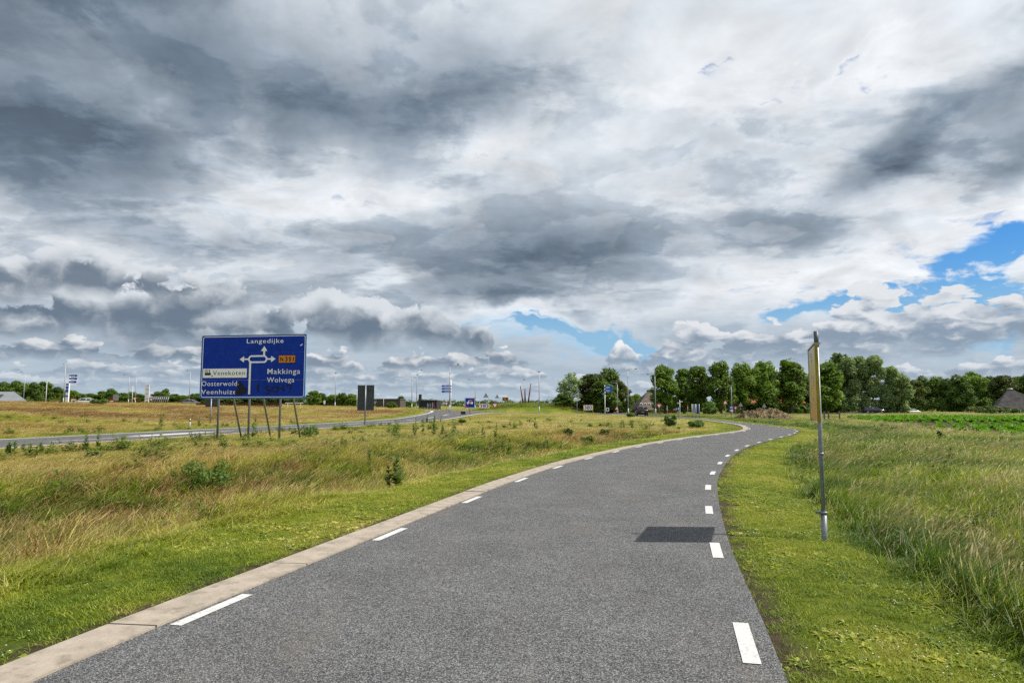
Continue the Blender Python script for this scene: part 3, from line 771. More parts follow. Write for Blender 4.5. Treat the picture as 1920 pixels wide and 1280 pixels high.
def on_hard(x, y, pad=0.0):
    a = sdist(x, y, OUTER); b = -sdist(x, y, RIGHT)
    h = (a < pad) & (b < pad)
    h |= (sdist(x, y, ROAD_L) < .15) & (sdist(x, y, ROAD_R) > -.25) & (y < 128)
    r = np.hypot(x - RC[0], y - RC[1]); h |= (r > 14.9) & (r < 24.3)
    h |= np.abs(sdist(x, y, ARM)) < 3.2
    return h
def grow():
    bands = [(1.6, 5, 430, 1.0), (5, 9, 330, 1.08), (9, 16, 150, 1.35), (16, 30, 52, 1.9), (30, 60, 15, 3.0), (60, 120, 4.2, 4.6), (120, 210, 1.3, 7.0)]
    allP = []
    for r0, r1, den, sc in bands:
        ang = R(46); area = ang * (r1 * r1 - r0 * r0); n = int(den * area)
        rr = np.sqrt(RNG.uniform(r0 * r0, r1 * r1, n)); th = RNG.uniform(-ang, ang, n)
        x, y = rr * np.sin(th), rr * np.cos(th)
        k = ~on_hard(x, y, -.035); x, y, rr = x[k], y[k], rr[k]
        k = ~inpoly(x, y, CROP); x, y, rr = x[k], y[k], rr[k]
        n = len(x); z = terrain(x, y); t = zone(x, y)
        a = sdist(x, y, OUTER); b = -sdist(x, y, RIGHT); left = a > 0
        e = np.where(left, a, b)
        n1 = fbm(x, y, .7, 3, 3); u = RNG.random(n); dt = ditch_d(x, y)
        idx = np.zeros(n, int); hs = np.ones(n)
        pick = lambda ks, c: np.array(ks)[RNG.integers(0, len(ks), c)]
        # short mown verge, then longer growth
        w_tall = np.where(left, sst(e + (n1 - .5) * 1.6, 1.5, 3.2), sst(e + (n1 - .5) * .5, 1.45, 1.95))
        rl = sdist(x, y, ROAD_L); w_tall = np.where(rl > 0, sst(rl, .5, 3), w_tall)
        v = RNG.random(n)
        short = v >= w_tall
        clv = fbm(x, y, 1.1, 3, 91)
        idx = np.where(short, np.where((clv > .56) & (u < .30), pick(K_CLOVER, n), pick(K_LAWN, n)), idx)
        midz = (~short) & (w_tall < .9)
        idx = np.where(midz, pick(K_MED, n), idx)
        full = (~short) & ~midz
        seedy = .13 + .6 * (fbm(x, y, .3, 3, 55) - .40)
        kr = np.where(u < seedy, pick(K_SEED, n), np.where(u < .90, pick(K_TALL, n), np.where(u < .93, pick(K_DOCK, n), pick(K_MED, n))))
        kl = np.where(u < .40 + .5 * (n1 - .5), pick(K_DRY, n), np.where(u < .62, pick(K_SEED, n), np.where(u < .9, pick(K_MED, n), pick(K_TALL, n))))
        kl = np.where(dt < .8, np.where(u < .55, pick(K_MED, n), np.where(u < .8, pick(K_TALL, n), pick(K_DRY, n))), kl)
        idx = np.where(full, np.where(left, kl, kr), idx)
        far = rr > 45
        idx = np.where(far & (left | (e > 6)) & full, np.where(u < .5, pick(K_DRY, n), np.where(u < .7, pick(K_SEED, n), pick(K_MED, n))), idx)
        hs = RNG.uniform(.75, 1.25, n) * np.where(left & full, np.where(rl < 0, np.where(dt < .9, .85, np.clip(.22 + .06 * sdist(x, y, ROAD_R), .25, .85)), .5), .57) * np.where(midz, .8, 1)
        hs = hs * np.where(far, .55, 1)
        hs = np.where(full & ~left & (e < 5), hs * 1.15, hs) * np.where(~left & (e > 9), .75, 1)
        # thin out: tall clumps need fewer plants; bare bits at the asphalt edge
        keep = np.where(short, 1.0, np.where(midz, .60, np.where(left, .62, .42))) * np.where((e < .14) & (n1 > .42), .35, 1)
        keep = np.where(short & (fbm(x, y, 2.3, 3, 66) > .64), keep * .35, keep)
        k = RNG.random(n) < keep
        wsc = sc * RNG.uniform(.8, 1.25, n)
        scl = np.c_[wsc, wsc, hs * (1 + .10 * (sc - 1) * short)]
        ti = np.clip(t + RNG.normal(0, .10, n), 0.0, 1.0)
        # dark broad-leaved weeds grow in drifts through the rough grass
        wd = full & (rr < 80) & np.where(left, (fbm(x, y, .6, 4, 71) > .60) & (u < .085), (fbm(x, y, .6, 4, 71) > .66) & (u < .12))
        idx = np.where(wd, pick(K_WEED, n), idx); ti = np.where(wd, np.clip(.14 + RNG.normal(0, .09, n), 0, 1), ti)
        scl[:, 2] = np.where(wd, RNG.uniform(.7, 1.35, n), scl[:, 2]); scl[:, 0] = np.where(wd, np.minimum(scl[:, 0], 2.2), scl[:, 0]); scl[:, 1] = np.where(wd, scl[:, 0], scl[:, 1])
        allP.append((np.c_[x, y, z - .01][k], idx[k], scl[k], ti[k], k.sum()))
    cat = lambda i: np.concatenate([q[i] for q in allP])
    scatter('grass', cat(0), cat(1), cat(2), cat(3), KINDS)
    print('grass clumps', [int(q[4]) for q in allP])
grow()

# crop rows in the field
def leafball(name, m, n, rx, rz, s, up=.35, rs=random, droop=.3):
    b = MB()
    for i in range(n):
        a = rs.uniform(0, 6.283); e = rs.uniform(-.2, 1); d = Vector((math.cos(a) * math.sqrt(max(0, 1 - e * e)), math.sin(a) * math.sqrt(max(0, 1 - e * e)), e))
        c = Vector((d.x * rx, d.y * rx, rz * (.5 + .5 * d.z))) * rs.uniform(.55, 1)
        q = Matrix.Rotation(rs.uniform(0, 6.28), 3, 'Z') @ Matrix.Rotation(rs.uniform(-1.1, 1.1), 3, 'X')
        k = s * rs.uniform(.6, 1.2)
        b.poly([c + q @ Vector(v) * k for v in ((0, -1, 0), (.45, 0, .1), (0, 1, -droop), (-.45, 0, .1))])
    return b.mesh(name, m)
CROPK = bpy.data.collections.new('crop_kinds')
for i in range(3): CROPK.objects.link(bpy.data.objects.new('crop_plant_%d' % i, leafball('crop_plant', M['crop'], 26, .20, .24, .15, rs=rs)))
def crop():
    d = np.array([.515, .857]); d /= np.linalg.norm(d); nrm = np.array([d[1], -d[0]])
    P = []
    for r in np.arange(-60, 140, 1.1):
        s = np.arange(0, 130, .42); q = np.array([30, 34.0]) + nrm * r + d * s[:, None]
        P.append(q + RNG.normal(0, .05, q.shape))
    P = np.concatenate(P); k = inpoly(P[:, 0], P[:, 1], CROP); P = P[k]
    th = np.arctan2(P[:, 0], P[:, 1]); P = P[th < R(45)]
    gap = fbm(P[:, 0], P[:, 1], .12, 3, 14); band = np.exp(-((P[:, 1] - (62 + .0 * P[:, 0])) / 9) ** 2)
    bare = (band > .3) & (P[:, 0] < 52)
    n = len(P); s = np.where(bare, .5, 1.45) * RNG.uniform(.75, 1.25, n) * (1 + (gap - .5))
    k = RNG.random(n) < np.where(bare, .8, .97)
    P, s = P[k], s[k]; n = len(P)
    z = terrain(P[:, 0], P[:, 1])
    scatter('crop_rows', np.c_[P, z], RNG.integers(0, 3, n), np.c_[s, s, s], np.full(n, .3), CROPK, np.c_[np.zeros(n), np.zeros(n), RNG.uniform(0, 6.28, n)])
crop()

# ------------------------------------------------------------------ lettering and flat marks
def text_mesh(txt, width, height, m, bold=.0, sharp=False):
    "flat lettering fitted to a width and cap height, lower left at the origin, in the xz plane"
    cu = bpy.data.curves.new('lettering', 'FONT'); cu.body = txt; cu.size = 1; cu.offset = bold; cu.extrude = .0; cu.resolution_u = 3; cu.space_character = 1.12
    o = bpy.data.objects.new('lettering', cu); COL.objects.link(o)
    dg = bpy.context.evaluated_depsgraph_get(); dg.update()
    me = bpy.data.meshes.new_from_object(o.evaluated_get(dg)); bpy.data.objects.remove(o); bpy.data.curves.remove(cu)
    co = np.empty(len(me.vertices) * 3); me.vertices.foreach_get('co', co); co = co.reshape(-1, 3)
    x0, x1 = co[:, 0].min(), co[:, 0].max(); cap = .72
    co = np.c_[(co[:, 0] - x0) * width / (x1 - x0), np.zeros(len(co)), co[:, 1] * height / cap]
    me.vertices.foreach_set('co', co.ravel()); me.materials.clear(); me.materials.append(m); me.update()
    return me
def label_on(parent, txt, x, y, z, w, h, m, bold=.0, name='lettering'):
    o = link(name, text_mesh(txt, w, h, m, bold), parent); o.location = (x, y, z); return o
def flat(pts, y=0.0, t=.004):
    return MB().prism(pts, y, y - t)
def rrect(x0, z0, x1, z1, r, k=5):
    p = []
    for cx, cz, a0 in ((x1 - r, z1 - r, 0), (x0 + r, z1 - r, 90), (x0 + r, z0 + r, 180), (x1 - r, z0 + r, 270)):
        for i in range(k): a = R(a0 + 90 * i / (k - 1)); p.append((cx + r * math.cos(a), cz + r * math.sin(a)))
    return p
def frame(x0, z0, x1, z1, r, w, y, t=.006, k=5):
    a, c = rrect(x0, z0, x1, z1, r, k), rrect(x0 + w, z0 + w, x1 - w, z1 - w, max(.01, r - w), k)
    b = MB(); n = len(a)
    for i in range(n):
        j = (i + 1) % n
        b.prism([a[i], a[j], c[j], c[i]], y, y - t)
    return b
def disc(cx, cz, r, k=24): return [(cx + r * math.cos(2 * math.pi * i / k), cz + r * math.sin(2 * math.pi * i / k)) for i in range(k)]
def ground_at(px, d): x, y = at(px, d); return (x, y, tz(x, y))
def zpix(py, d): return EYE + (761 - py) / 1280 * d

# ------------------------------------------------------------------ the big direction sign
def big_sign():
    d = 32.0; x, y = at(471, d); base = tz(x, y)
    t = thing('direction_sign', (x, y, 0), 'big blue direction sign on six grey posts reading Langedijke, with black graffiti', 'road sign', rz=R(-9.2))
    z0 = zpix(746.6, d); H = 2.97; Wd = 5.30; u0 = -Wd / 2
    X = lambda cx: (cx - 655) * Wd / 980; Z = lambda cy: z0 + (725 - cy) * H / 590
    for (a, c) in ((725, 555), (555, 302), (302, 135)):
        MB().box((0, .02, (Z(a) + Z(c)) / 2), (Wd, .03, Z(c) - Z(a) - .003)).build('panel', M['blue'], t)
    frame(u0 - .012, z0 - .012, -u0 + .012, z0 + H + .012, .10, .028, .036, .05).build('rim', M['signrim'], t)
    frame(u0 + .05, z0 + .05, -u0 - .05, z0 + H - .05, .10, .030, .004, .004).build('border_line', M['signwhite'], t)
    F = .0045
    wtxt = [('Langedijke', 592, 935, 212, 170), ('Oosterwolde', 178, 548, 608, 562), ('Veenhuizen', 178, 548, 685, 640), ('Makkinga', 795, 1096, 500, 450), ('Wolvega', 792, 1045, 577, 530)]
    for s_, a, c, bl, cp in wtxt:
        label_on(t, s_, X(a), -F, Z(bl), X(c) - X(a), Z(cp) - Z(bl), M['signwhite'], .003)
    a = MB(); k = 10
    # roundabout diagram: ring, three arrows and the stem
    def cap(x0, x1, zc, r):
        p = []
        for i in range(k + 1): q = R(-90 + 180 * i / k); p.append((x1 - r + r * math.cos(q), zc + r * math.sin(q)))
        for i in range(k + 1): q = R(90 + 180 * i / k); p.append((x0 + r + r * math.cos(q), zc + r * math.sin(q)))
        return p
    zc = Z(361); ro, ri = (Z(325) - Z(397)) / 2, (Z(340) - Z(382)) / 2
    o_, i_ = cap(X(610), X(790), zc, ro), cap(X(625), X(775), zc, ri); n = len(o_)
    for i in range(n):
        j = (i + 1) % n
        if (o_[i][0] - o_[j][0]) ** 2 + (o_[i][1] - o_[j][1]) ** 2 < 1e-9: continue
        a.prism([o_[i], o_[j], i_[j], i_[i]], -F + .004, -F)
    R_ = lambda x0, y0, x1, y1: a.prism([(X(x0), Z(y1)), (X(x1), Z(y1)), (X(x1), Z(y0)), (X(x0), Z(y0))], -F + .004, -F - .001)
    R_(750, 283, 767, 328); R_(568, 354, 613, 368); R_(787, 354, 828, 368); R_(622, 392, 640, 688)
    for tri in (((728, 286), (787, 286), (758, 240)), ((572, 333), (572, 390), (530, 361)), ((825, 333), (825, 390), (867, 361))):
        a.prism([(X(p), Z(q)) for p, q in tri], -F + .004, -F - .002)
    a.build('roundabout_arrows', M['signwhite'], t)
    p = flat([(X(893), Z(400)), (X(1050), Z(400)), (X(1050), Z(327)), (X(893), Z(327))], -.001, .005).build('road_number_plate', M['orange'], t)
    label_on(p, 'N', X(908), -.0085, Z(384), X(938) - X(908), Z(343) - Z(384), M['black'], .03); label_on(p, '351', X(955), -.0085, Z(384), X(1036) - X(955), Z(343) - Z(384), M['black'], .03)
    frame(X(893), Z(400), X(1050), Z(327), .012, .02, -.006, .003).build('outline', M['black'], p)
    p = flat([(X(187), Z(532)), (X(602), Z(532)), (X(602), Z(447)), (X(187), Z(447))], -.001, .005).build('place_plate', M['signwhite'], t)
    label_on(p, 'Venekoten', X(282), -.0085, Z(507), X(584) - X(282), Z(466) - Z(507), M['black'], .0)
    b = MB(); RR = lambda x0, y0, x1, y1: b.prism([(X(x0), Z(y1)), (X(x1), Z(y1)), (X(x1), Z(y0)), (X(x0), Z(y0))], -.006, -.009)
    RR(205, 485, 262, 508); RR(205, 458, 238, 462); RR(205, 458, 209, 486); RR(245, 456, 252, 486); RR(214, 468, 236, 472); RR(214, 477, 236, 481); RR(270, 508, 280, 521)
    b.build('industry_symbol', M['black'], p)
    # graffiti: sprayed strokes and two blots
    b = MB()
    def stroke(pts, w=11):
        q = [Vector((X(p), Z(r))) for p, r in pts]
        for c, e in zip(q[:-1], q[1:]):
            dd = (e - c).normalized(); nn = Vector((-dd.y, dd.x)) * w * .00505 / 2; c2 = c - dd * .012; e2 = e + dd * .012
            stroke.i += 1
            b.prism([tuple(c2 - nn), tuple(e2 - nn), tuple(e2 + nn), tuple(c2 + nn)], -.0086 - .0003 * (stroke.i % 5), -.0098 - .0003 * (stroke.i % 5))
    stroke.i = 0
    def mark(name):
        nonlocal b
        b.build(name, M['spray'], t); b = MB()
    stroke([(722, 596), (708, 600), (712, 640), (716, 645)], 16); mark('graffiti_stroke'); stroke([(712, 655), (716, 668)], 16); mark('graffiti_dot')
    stroke([(824, 622), (800, 612), (780, 622), (790, 640), (815, 648), (826, 664), (808, 680), (782, 680)]); mark('graffiti_letter')
    stroke([(878, 618), (852, 622), (838, 640), (848, 660), (876, 664)]); mark('graffiti_letter')
    stroke([(894, 612), (890, 666)]); stroke([(892, 640), (950, 634)]); stroke([(946, 606), (952, 660)]); mark('graffiti_letter')
    stroke([(975, 612), (998, 592), (1018, 606), (1010, 628), (1002, 642)]); mark('graffiti_stroke'); stroke([(1003, 664), (1004, 672)], 13); mark('graffiti_dot')
    b = MB(); rr = random.Random(4)
    for i, (cx, cy, rx, ry) in enumerate(((552, 660, 44, 32), (548, 618, 30, 36), (540, 580, 16, 22), (590, 656, 20, 30), (570, 640, 30, 30), (520, 668, 26, 24))):
        pts = []
        for k_ in range(22):
            q = 2 * math.pi * k_ / 22; e = rr.uniform(.75, 1.12); pts.append((X(cx + rx * e * math.cos(q)), Z(cy + ry * e * math.sin(q))))
        b.prism(pts, -.0086 - .0004 * i, -.0100 - .0004 * i)
    b.build('spray_blot', M['spray'], t)
    b = MB(); b.prism([(X(1086), Z(240)), (X(1095), Z(246)), (X(1112), Z(228)), (X(1108), Z(224))], .003, .0015); b.build('sticker', M['signwhite'], t)
    for cx in (338, 628, 915):
        px = X(cx)
        MB().tube([(px, .08, base - .4), (px, .08, z0 + H - .1)], .052, 10).build('post', M['steel'], t)
        MB().tube([(px + .05, .10, z0 + H - .25), (px + .08, 2.15, base - .3)], .045, 10).build('strut', M['steel'], t)
    for zz in (.3, 1.5, 2.7):
        MB().box((0, .062, z0 + zz), (Wd - .1, .03, .07)).build('rail', M['steel'], t)
big_sign()

# the information panel beside the path, seen almost edge-on
def path_panel():
    x, y = gp(1546, 1005); b_ = tz(x, y)
    t = thing('information_sign', (x, y, b_), 'tall grey pole with faded yellow panel seen edge-on beside the cycle path', 'sign')
    lean = -.0
    MB().tube([(0, 0, -.3), (0, 0, 2.57)], .026, 12).build('pole', M['steel'], t)
    MB().tube([(0, 0, 2.40), (0, 0, 2.60)], .0285, 12).build('pole_cap', M['lamp_dark'], t)
    MB().tube([(0, 0, -.3), (0, 0, .34)], .036, 12).build('ground_sleeve', M['steel'], t)
    c = MB(); c.tube([(0, 0, .33), (0, 0, .36)], .045, 12); c.box((-.06, 0, .345), (.07, .03, .03)); c.build('clamp', M['steel'], t)
    MB().tube([(0, 0, 1.05), (0, 0, 1.08)], .031, 12).build('pipe_joint', M['steel'], t)
    # panel plane turned 16 degrees from the view axis; near edge at y=-.5, far at +.5
    q = link('panel_mount', None, t); q.location = (-.05, 0, 0); q.rotation_euler = (0, 0, R(-16.4)); q.empty_display_size = .1
    COL.objects.unlink(q); bpy.data.objects.remove(q)
    m = Matrix.Translation((-.055, 0, 0)) @ Matrix.Rotation(R(-19.6), 4, 'Z')
    def plate(pts, x0, x1, nm, ma, par):
        b = MB()
        n = len(pts); b.v = [tuple(m @ Vector((x0, p, z))) for p, z in pts] + [tuple(m @ Vector((x1, p, z))) for p, z in pts]
        b.f = [tuple(range(n)), tuple(range(2 * n - 1, n - 1, -1))] + [(i, n + i, n + (i + 1) % n, (i + 1) % n) for i in range(n)]
        b.sm = [False] * len(b.f); return b.build(nm, ma, par)
    zb, zt = 1.475, 2.385
    p = plate([(-.52, zb), (.52, zb + .02), (.52, zt), (-.52, zt)], -.012, .012, 'panel', M['grimy'], t)
    plate([(-.545, zb - .01), (-.52, zb - .01), (-.52, zt + .01), (-.545, zt + .01)], -.015, .022, 'edge_flange', M['algae'], t)
    plate([(.52, zb - .01), (.54, zb - .01), (.54, zt + .01), (.52, zt + .01)], -.02, .03, 'edge_flange', M['alu'], t)
    plate([(-.545, zt + .011), (.54, zt + .011), (.54, zt + .025), (-.545, zt + .025)], -.02, .05, 'top_edge', M['alu'], t)
    for (pp, zz, w, h) in ((.20, 2.28, .05, .05), (.02, 2.20, .05, .12), (.10, 2.0, .1, .04), (-.2, 1.90, .07, .13), (.1, 1.86, .09, .05), (-.05, 1.72, .12, .05), (.22, 1.63, .16, .05)):
        plate([(pp, zz), (pp + w, zz), (pp + w, zz + h), (pp, zz + h)], -.0145, -.0125, 'sticker', M['alu'], p)
    for zz in (zb + .2, zt - .2):
        MB().box((-.025, 0, zz), (.05, .07, .03)).build('bracket', M['steel'], t)
path_panel()

# ------------------------------------------------------------------ lamp posts
def lamp(px, d, top, arm_px, label, base_py=None, group='lamp posts around the roundabout', tilt=.25):
    x, y, z = ground_at(px, d); H = zpix(top, d) - z
    t = thing('lamp_post', (x, y, z), label, 'lamp post', group)
    MB().tube([(0, 0, -.3), (0, 0, 1.2)], .11, 10).build('base', M['lamp'], t)
    MB().tube([(0, 0, 1.2), (0, 0, H * .6), (0, 0, H - .3)], [.085, .07, .05], 10).build('pole', M['lamp'], t)
    L = arm_px / 1280 * d; s = 1 if L > 0 else -1
    if abs(L) > .3:
        MB().tube([(0, 0, H - .35), (s * .06, 0, H - .12), (s * .3, 0, H), (L * .7, 0, H + .04)], .035, 8).build('arm', M['lamp'], t)
        c = (L * .72, L); zc = H + .04
    else:
        c = (-.28, .28); zc = H - .22
    b = MB(); hw = .14
    rings = []
    for f, w, h in ((0, .05, .05), (.15, .11, .09), (.6, .15, .11), (.9, .12, .08), (1, .05, .03)):
        xx = c[0] + (c[1] - c[0]) * f
        rings.append([(xx, -w, zc - h * .5), (xx, w, zc - h * .5), (xx, w * .7, zc + h), (xx, -w * .7, zc + h)])
    b.loft(rings); b.build('lamp_head', M['lamp_dark'], t)
    return t
for a in (
    (1178, 119, 692, 18, 'tall lamp post with arm to the right, behind the dark car'),
    (1229, 124, 702, -15, 'lamp post with arm to the left, in front of the brown farm roof'),
    (1158, 135, 718, -14, 'shorter lamp post with left arm, in front of the dense dark trees'),
    (1011, 131, 695, 0, 'lamp post without arm, standing in front of the grassy roundabout mound'),
    (843, 114, 684, 18, 'tall lamp post with right arm beside the three-armed blue signpost at centre'),
    (781, 150, 694, 10, 'lamp post with short right arm, just left of the dark tower building'),
    (772, 135, 703, 12, 'lower lamp post with right arm, left of another by the dark tower'),
    (891, 168, 712, -14, 'pale distant lamp post behind the blue end-of-motor-road sign'),
    (983, 178, 710, 0, 'distant lamp post rising between the red sculpture poles'),
    (118, 138, 683, -4, 'tall lamp post beside the blue and white pylon at far left'),
    (43, 175, 698, -9, 'lamp post with left arm, in front of the far left wood'),
    (240, 168, 703, -12, 'thin lamp post with left arm, left of a matching right-armed one'),
    (253, 176, 706, -14, 'thin lamp post with left arm, nearest the white box tower'),
    (354, 157, 695, -7, 'lamp post rising just left of the big blue direction sign'),
    (628, 150, 697, -2, 'lamp post rising to the right of the big blue direction sign'),
    (1372, 128, 720, 0, 'lamp post without arm, behind the round blue cycle sign'),
    (1613, 155, 715, 11, 'lamp post with right arm, in front of the great willow'),
): lamp(*a)
def white_pole(px, d, top, label, r=.09):
    x, y, z = ground_at(px, d); H = zpix(top, d) - z
    t = thing('flag_pole', (x, y, z), label, 'pole'); MB().tube([(0, 0, -.3), (0, 0, H)], [r, r * .7], 8).build('shaft', M['pole_white'], t)
    MB().tube([(0, 0, H), (0, 0, H + .12)], r * .9, 8).build('cap', M['alu'], t)
white_pole(85, 150, 715, 'plain white pole without arm, left of the blue and white pylon')
white_pole(247, 150, 723, 'plain white pole standing between two thin lamp posts')
white_pole(669, 170, 728, 'short white pole left of the dark blank sign back', .07)
white_pole(719, 168, 746, 'small white post in front of the brown flat building', .07)

# ------------------------------------------------------------------ smaller signs
def post_sign(name, px, d, top, label, cat='road sign', rz=0.0, r=.03, lean=0.0, post='steel', hp=None):
    x, y, z = ground_at(px, d); t = thing(name, (x, y, z), label, cat, rz=rz)
    H = zpix(top, d) - z
    if post: MB().tube([(0, .05, -.3), (lean, .05, hp or H)], r, 8).build('post', M[post], t)
    return t, H, d / 1280
def board(t, x0, z0, x1, z1, m, nm='panel', y=0.0, th=.03):
    return MB().box(((x0 + x1) / 2, y, (z0 + z1) / 2), (x1 - x0, th, z1 - z0)).build(nm, m, t)
# backs of two big signs
for (px, d, x0, x1, y0, y1, lab) in ((685, 57, 670, 701, 722, 769, 'dark blank sign back on a single steel post beside the road'),
                                   (396, 62, 385, 410, 747, 762.5, 'low dark sign back half hidden under the big blue direction sign')):
    t, H, k = post_sign('sign_back', px, d, y0 - 1, lab, r=.06)
    # post stands on the viewer's side of the board
    kids(t)[0].location.y = -.10
    for (a, c) in ((x0, (x0 + x1) / 2 - .1), ((x0 + x1) / 2 + .1, x1)):
        board(t, (a - px) * k, zpix(y1, d) - t.location.z, (c - px) * k, zpix(y0, d) - t.location.z, M['signback'], 'board')
    for f in (.2, .8):
        MB().box((0, -.03, zpix(y1 + (y0 - y1) * f, d) - t.location.z), ((x1 - x0) * k * .8, .03, .05)).build('rail', M['signback'], t)
# end of motor road
t, H, k = post_sign('motor_road_end_sign', 881, 102, 745.5, 'square blue sign with white car and red diagonal bar', r=.045)
w = .76; z0 = H - 2 * w
board(t, -w, z0, w, H, M['blue'])
frame(-w + .03, z0 + .03, w - .03, H - .03, .08, .05, -.016, .004).build('border_line', M['signwhite'], t)
c = MB(); zc = z0 + w - .12
c.prism([(-.46, zc), (.46, zc), (.46, zc + .26), (.30, zc + .26), (.22, zc + .50), (-.22, zc + .50), (-.30, zc + .26), (-.46, zc + .26)], -.016, -.020)
c.prism(disc(-.3, zc, .09, 12), -.0165, -.021); c.prism(disc(.3, zc, .09, 12), -.0165, -.021); c.build('car_symbol', M['signwhite'], t)
c = MB(); c.prism([(-.19, zc + .28), (.19, zc + .28), (.14, zc + .44), (-.14, zc + .44)], -.0205, -.023); c.build('car_window', M['blue'], t)
flat([(-w + .04, z0 + .14), (-w + .14, z0 + .04), (w - .04, H - .14), (w - .14, H - .04)], -.024, .004).build('red_bar', M['red'], t)
t, H, k = post_sign('low_sign_back', 868.5, 95, 771, 'small dark green board on a short post beside the road', 'board', r=.03)
board(t, -.33, H - .40, .33, H, mat('dark_green_board', (.012, .035, .018), .7))
# roundabout chevron boards with yellow frames
def chevron_board(px, d, x0, x1, y0, y1, lab):
    x, y, z = ground_at(px, d); t = thing('chevron_board', (x, y, z), lab, 'road sign'); k = d / 1280
    w = (x1 - x0) * k / 2; za, zb = zpix(y1, d) - z, zpix(y0, d) - z; h = zb - za
    board(t, -w, za, w, zb, M['signwhite'])
    frame(-w - .09, za - .09, w + .09, zb + .09, .03, .10, .03, .06, 2).build('frame', M['yellow'], t)
    for s in (-1, 1): MB().box((s * (w + .04), .03, za / 2 - .1), (.08, .06, za + .2)).build('leg', M['yellow'], t)
    for cx in (-w * .62, w * .62):
        q = h * .40; zc = za + h / 2; g_ = .3 * w
        flat([(cx - g_ * .6, zc - q), (cx + g_ * .05, zc - q), (cx + g_ * .75, zc), (cx + g_ * .05, zc + q), (cx - g_ * .6, zc + q), (cx + g_ * .1, zc)], -.016, .003).build('chevron', M['red'], t)
    p = flat(disc(0, za + h / 2, h * .37), -.016, .003).build('roundabout_disc', M['bluesky'], t)
    b = MB(); zc = za + h / 2; r_ = h * .2
    for i in range(3):
        a = R(90 + 120 * i); pts = []
        for q in range(6): aa = a + R(85) * q / 5; pts.append((r_ * math.cos(aa), r_ * math.sin(aa) + zc))
        for q in range(6): aa = a + R(85) * (5 - q) / 5; pts.append((r_ * .6 * math.cos(aa), r_ * .6 * math.sin(aa) + zc))
        b.prism(pts, -.0195, -.022)
        aa = a + R(100); ab = a + R(72); b.prism([(r_ * 1.25 * math.cos(ab), r_ * 1.25 * math.sin(ab) + zc), (r_ * .35 * math.cos(ab), r_ * .35 * math.sin(ab) + zc), (r_ * .85 * math.cos(aa + .15), r_ * .85 * math.sin(aa + .15) + zc)], -.0195, -.0225)
    b.build('rotation_arrows', M['signwhite'], p)
chevron_board(1103, 133, 1095, 1111.5, 759.5, 768, 'yellow-framed roundabout board with red chevrons, on the right of the grassy mound')
chevron_board(908, 133, 899, 918, 757, 764.5, 'yellow-framed roundabout board with red chevrons, on the left of the grassy mound')
# give-way triangles (point down) and warning triangles (point up)
def triangle(px, d, cy, hw, lab, up=False, back=False, posttop=None, r=.03):
    top = cy - hw * .9
    t, H, k = post_sign('triangle_sign', px, d, posttop or top, lab, r=r)
    zc = zpix(cy, d) - t.location.z; s = hw * k
    def tri(s, y, th):
        p = [(-s, s * .8), (s, s * .8), (0, -s * .9)] if not up else [(-s, -s * .8), (s, -s * .8), (0, s * .9)]
        return flat([(a, zc + b) for a, b in p], y, th)
    tri(s, 0, .02).build('plate', M['alu'] if back else M['red'], t)
    if not back: tri(s * .58, -.0215, .004).build('face', M['signwhite'], t)
triangle(837, 125, 757, 4.6, 'give-way triangle just left of the tall lamp post with blue signpost arms')
triangle(703, 140, 755, 3.6, 'small pale back of a triangle sign beside the dark blank board', back=True)
triangle(928, 118, 760, 6.5, 'red give-way triangle right of the left chevron board', r=.035)
triangle(252, 155, 748, 5, 'small red give-way triangle near the white poles at left')
triangle(283, 160, 749, 5, 'red give-way triangle beside the grey steel frames')
triangle(1236, 118, 761, 6.2, 'red give-way triangle in front of the leftmost roadside tree')
triangle(1156.5, 122, 765, 5, 'small warning triangle at the foot of the shorter left-armed lamp post', up=True)
triangle(1360, 96, 754, 5.5, 'tall-posted red triangle sign left of the round blue cycle sign', up=True)
triangle(1379, 115, 765, 4, 'small give-way triangle just right of the round blue cycle sign')
triangle(1389, 120, 758, 4.5, 'grey triangle sign back left of the straw heap', up=True, back=True)
triangle(1433, 90, 760, 4.5, 'pale narrow triangle sign back behind the straw heap', up=True, back=True)
triangle(911, 110, 741, 5.2, 'tall narrow pale triangle marker beside the left chevron board', up=True, back=True)
triangle(932, 128, 743, 4.2, 'slim white triangle marker above the give-way sign at centre', up=True, back=True)
# fingerposts in blue
def fingers(px, d, top, arms, lab, dirn=1, pm='white'):
    t, H, k = post_sign('blue_signpost', px, d, top, lab, 'signpost', r=.08, post=pm)
    for (ya, yb, ln, m) in arms:
        za, zb = zpix(yb, d) - t.location.z, zpix(ya, d) - t.location.z; l = ln * k * dirn; h = zb - za
        p = [(0, za), (l * .86, za), (l, za + h * .5), (l * .86, zb), (0, zb)]
        a = MB().prism(p, -.12, -.08); arm = a.build('finger_board', M[m], t)
        b = MB()
        for i in range(2):
            zz = za + h * (.28 + .34 * i); x_ = l * .12
            for q in range(5):
                w_ = l * random.uniform(.06, .12); b.box((x_ + w_ / 2, -.122, zz), (abs(w_), .004, h * .14)); x_ += w_ * 1.25
        b.build('arm_print', M['signwhite'], arm)['kind'] = 'stuff'
        MB().box((0, -.02, za + h / 2), (.16, .12, h * .5)).build('bracket', M['steel'], t)
fingers(127.5, 140, 702, [(702.5, 706, 15, 'blue'), (708, 712, 15, 'blue'), (714, 718, 14, 'blue')], 'three dark blue finger boards on a white post at far left')
fingers(845, 116, 712, [(722, 725.5, -18, 'bluesky'), (727, 730.5, -18, 'bluesky'), (732, 736, -18, 'bluesky')], 'three blue finger boards pointing left on a white post at centre', 1)
fingers(1134.5, 120, 722, [(723, 729, 15, 'bluesky'), (729.5, 735, 15, 'bluesky'), (736, 740, -5, 'bluesky')], 'two blue finger boards on a white post in front of the dark trees')
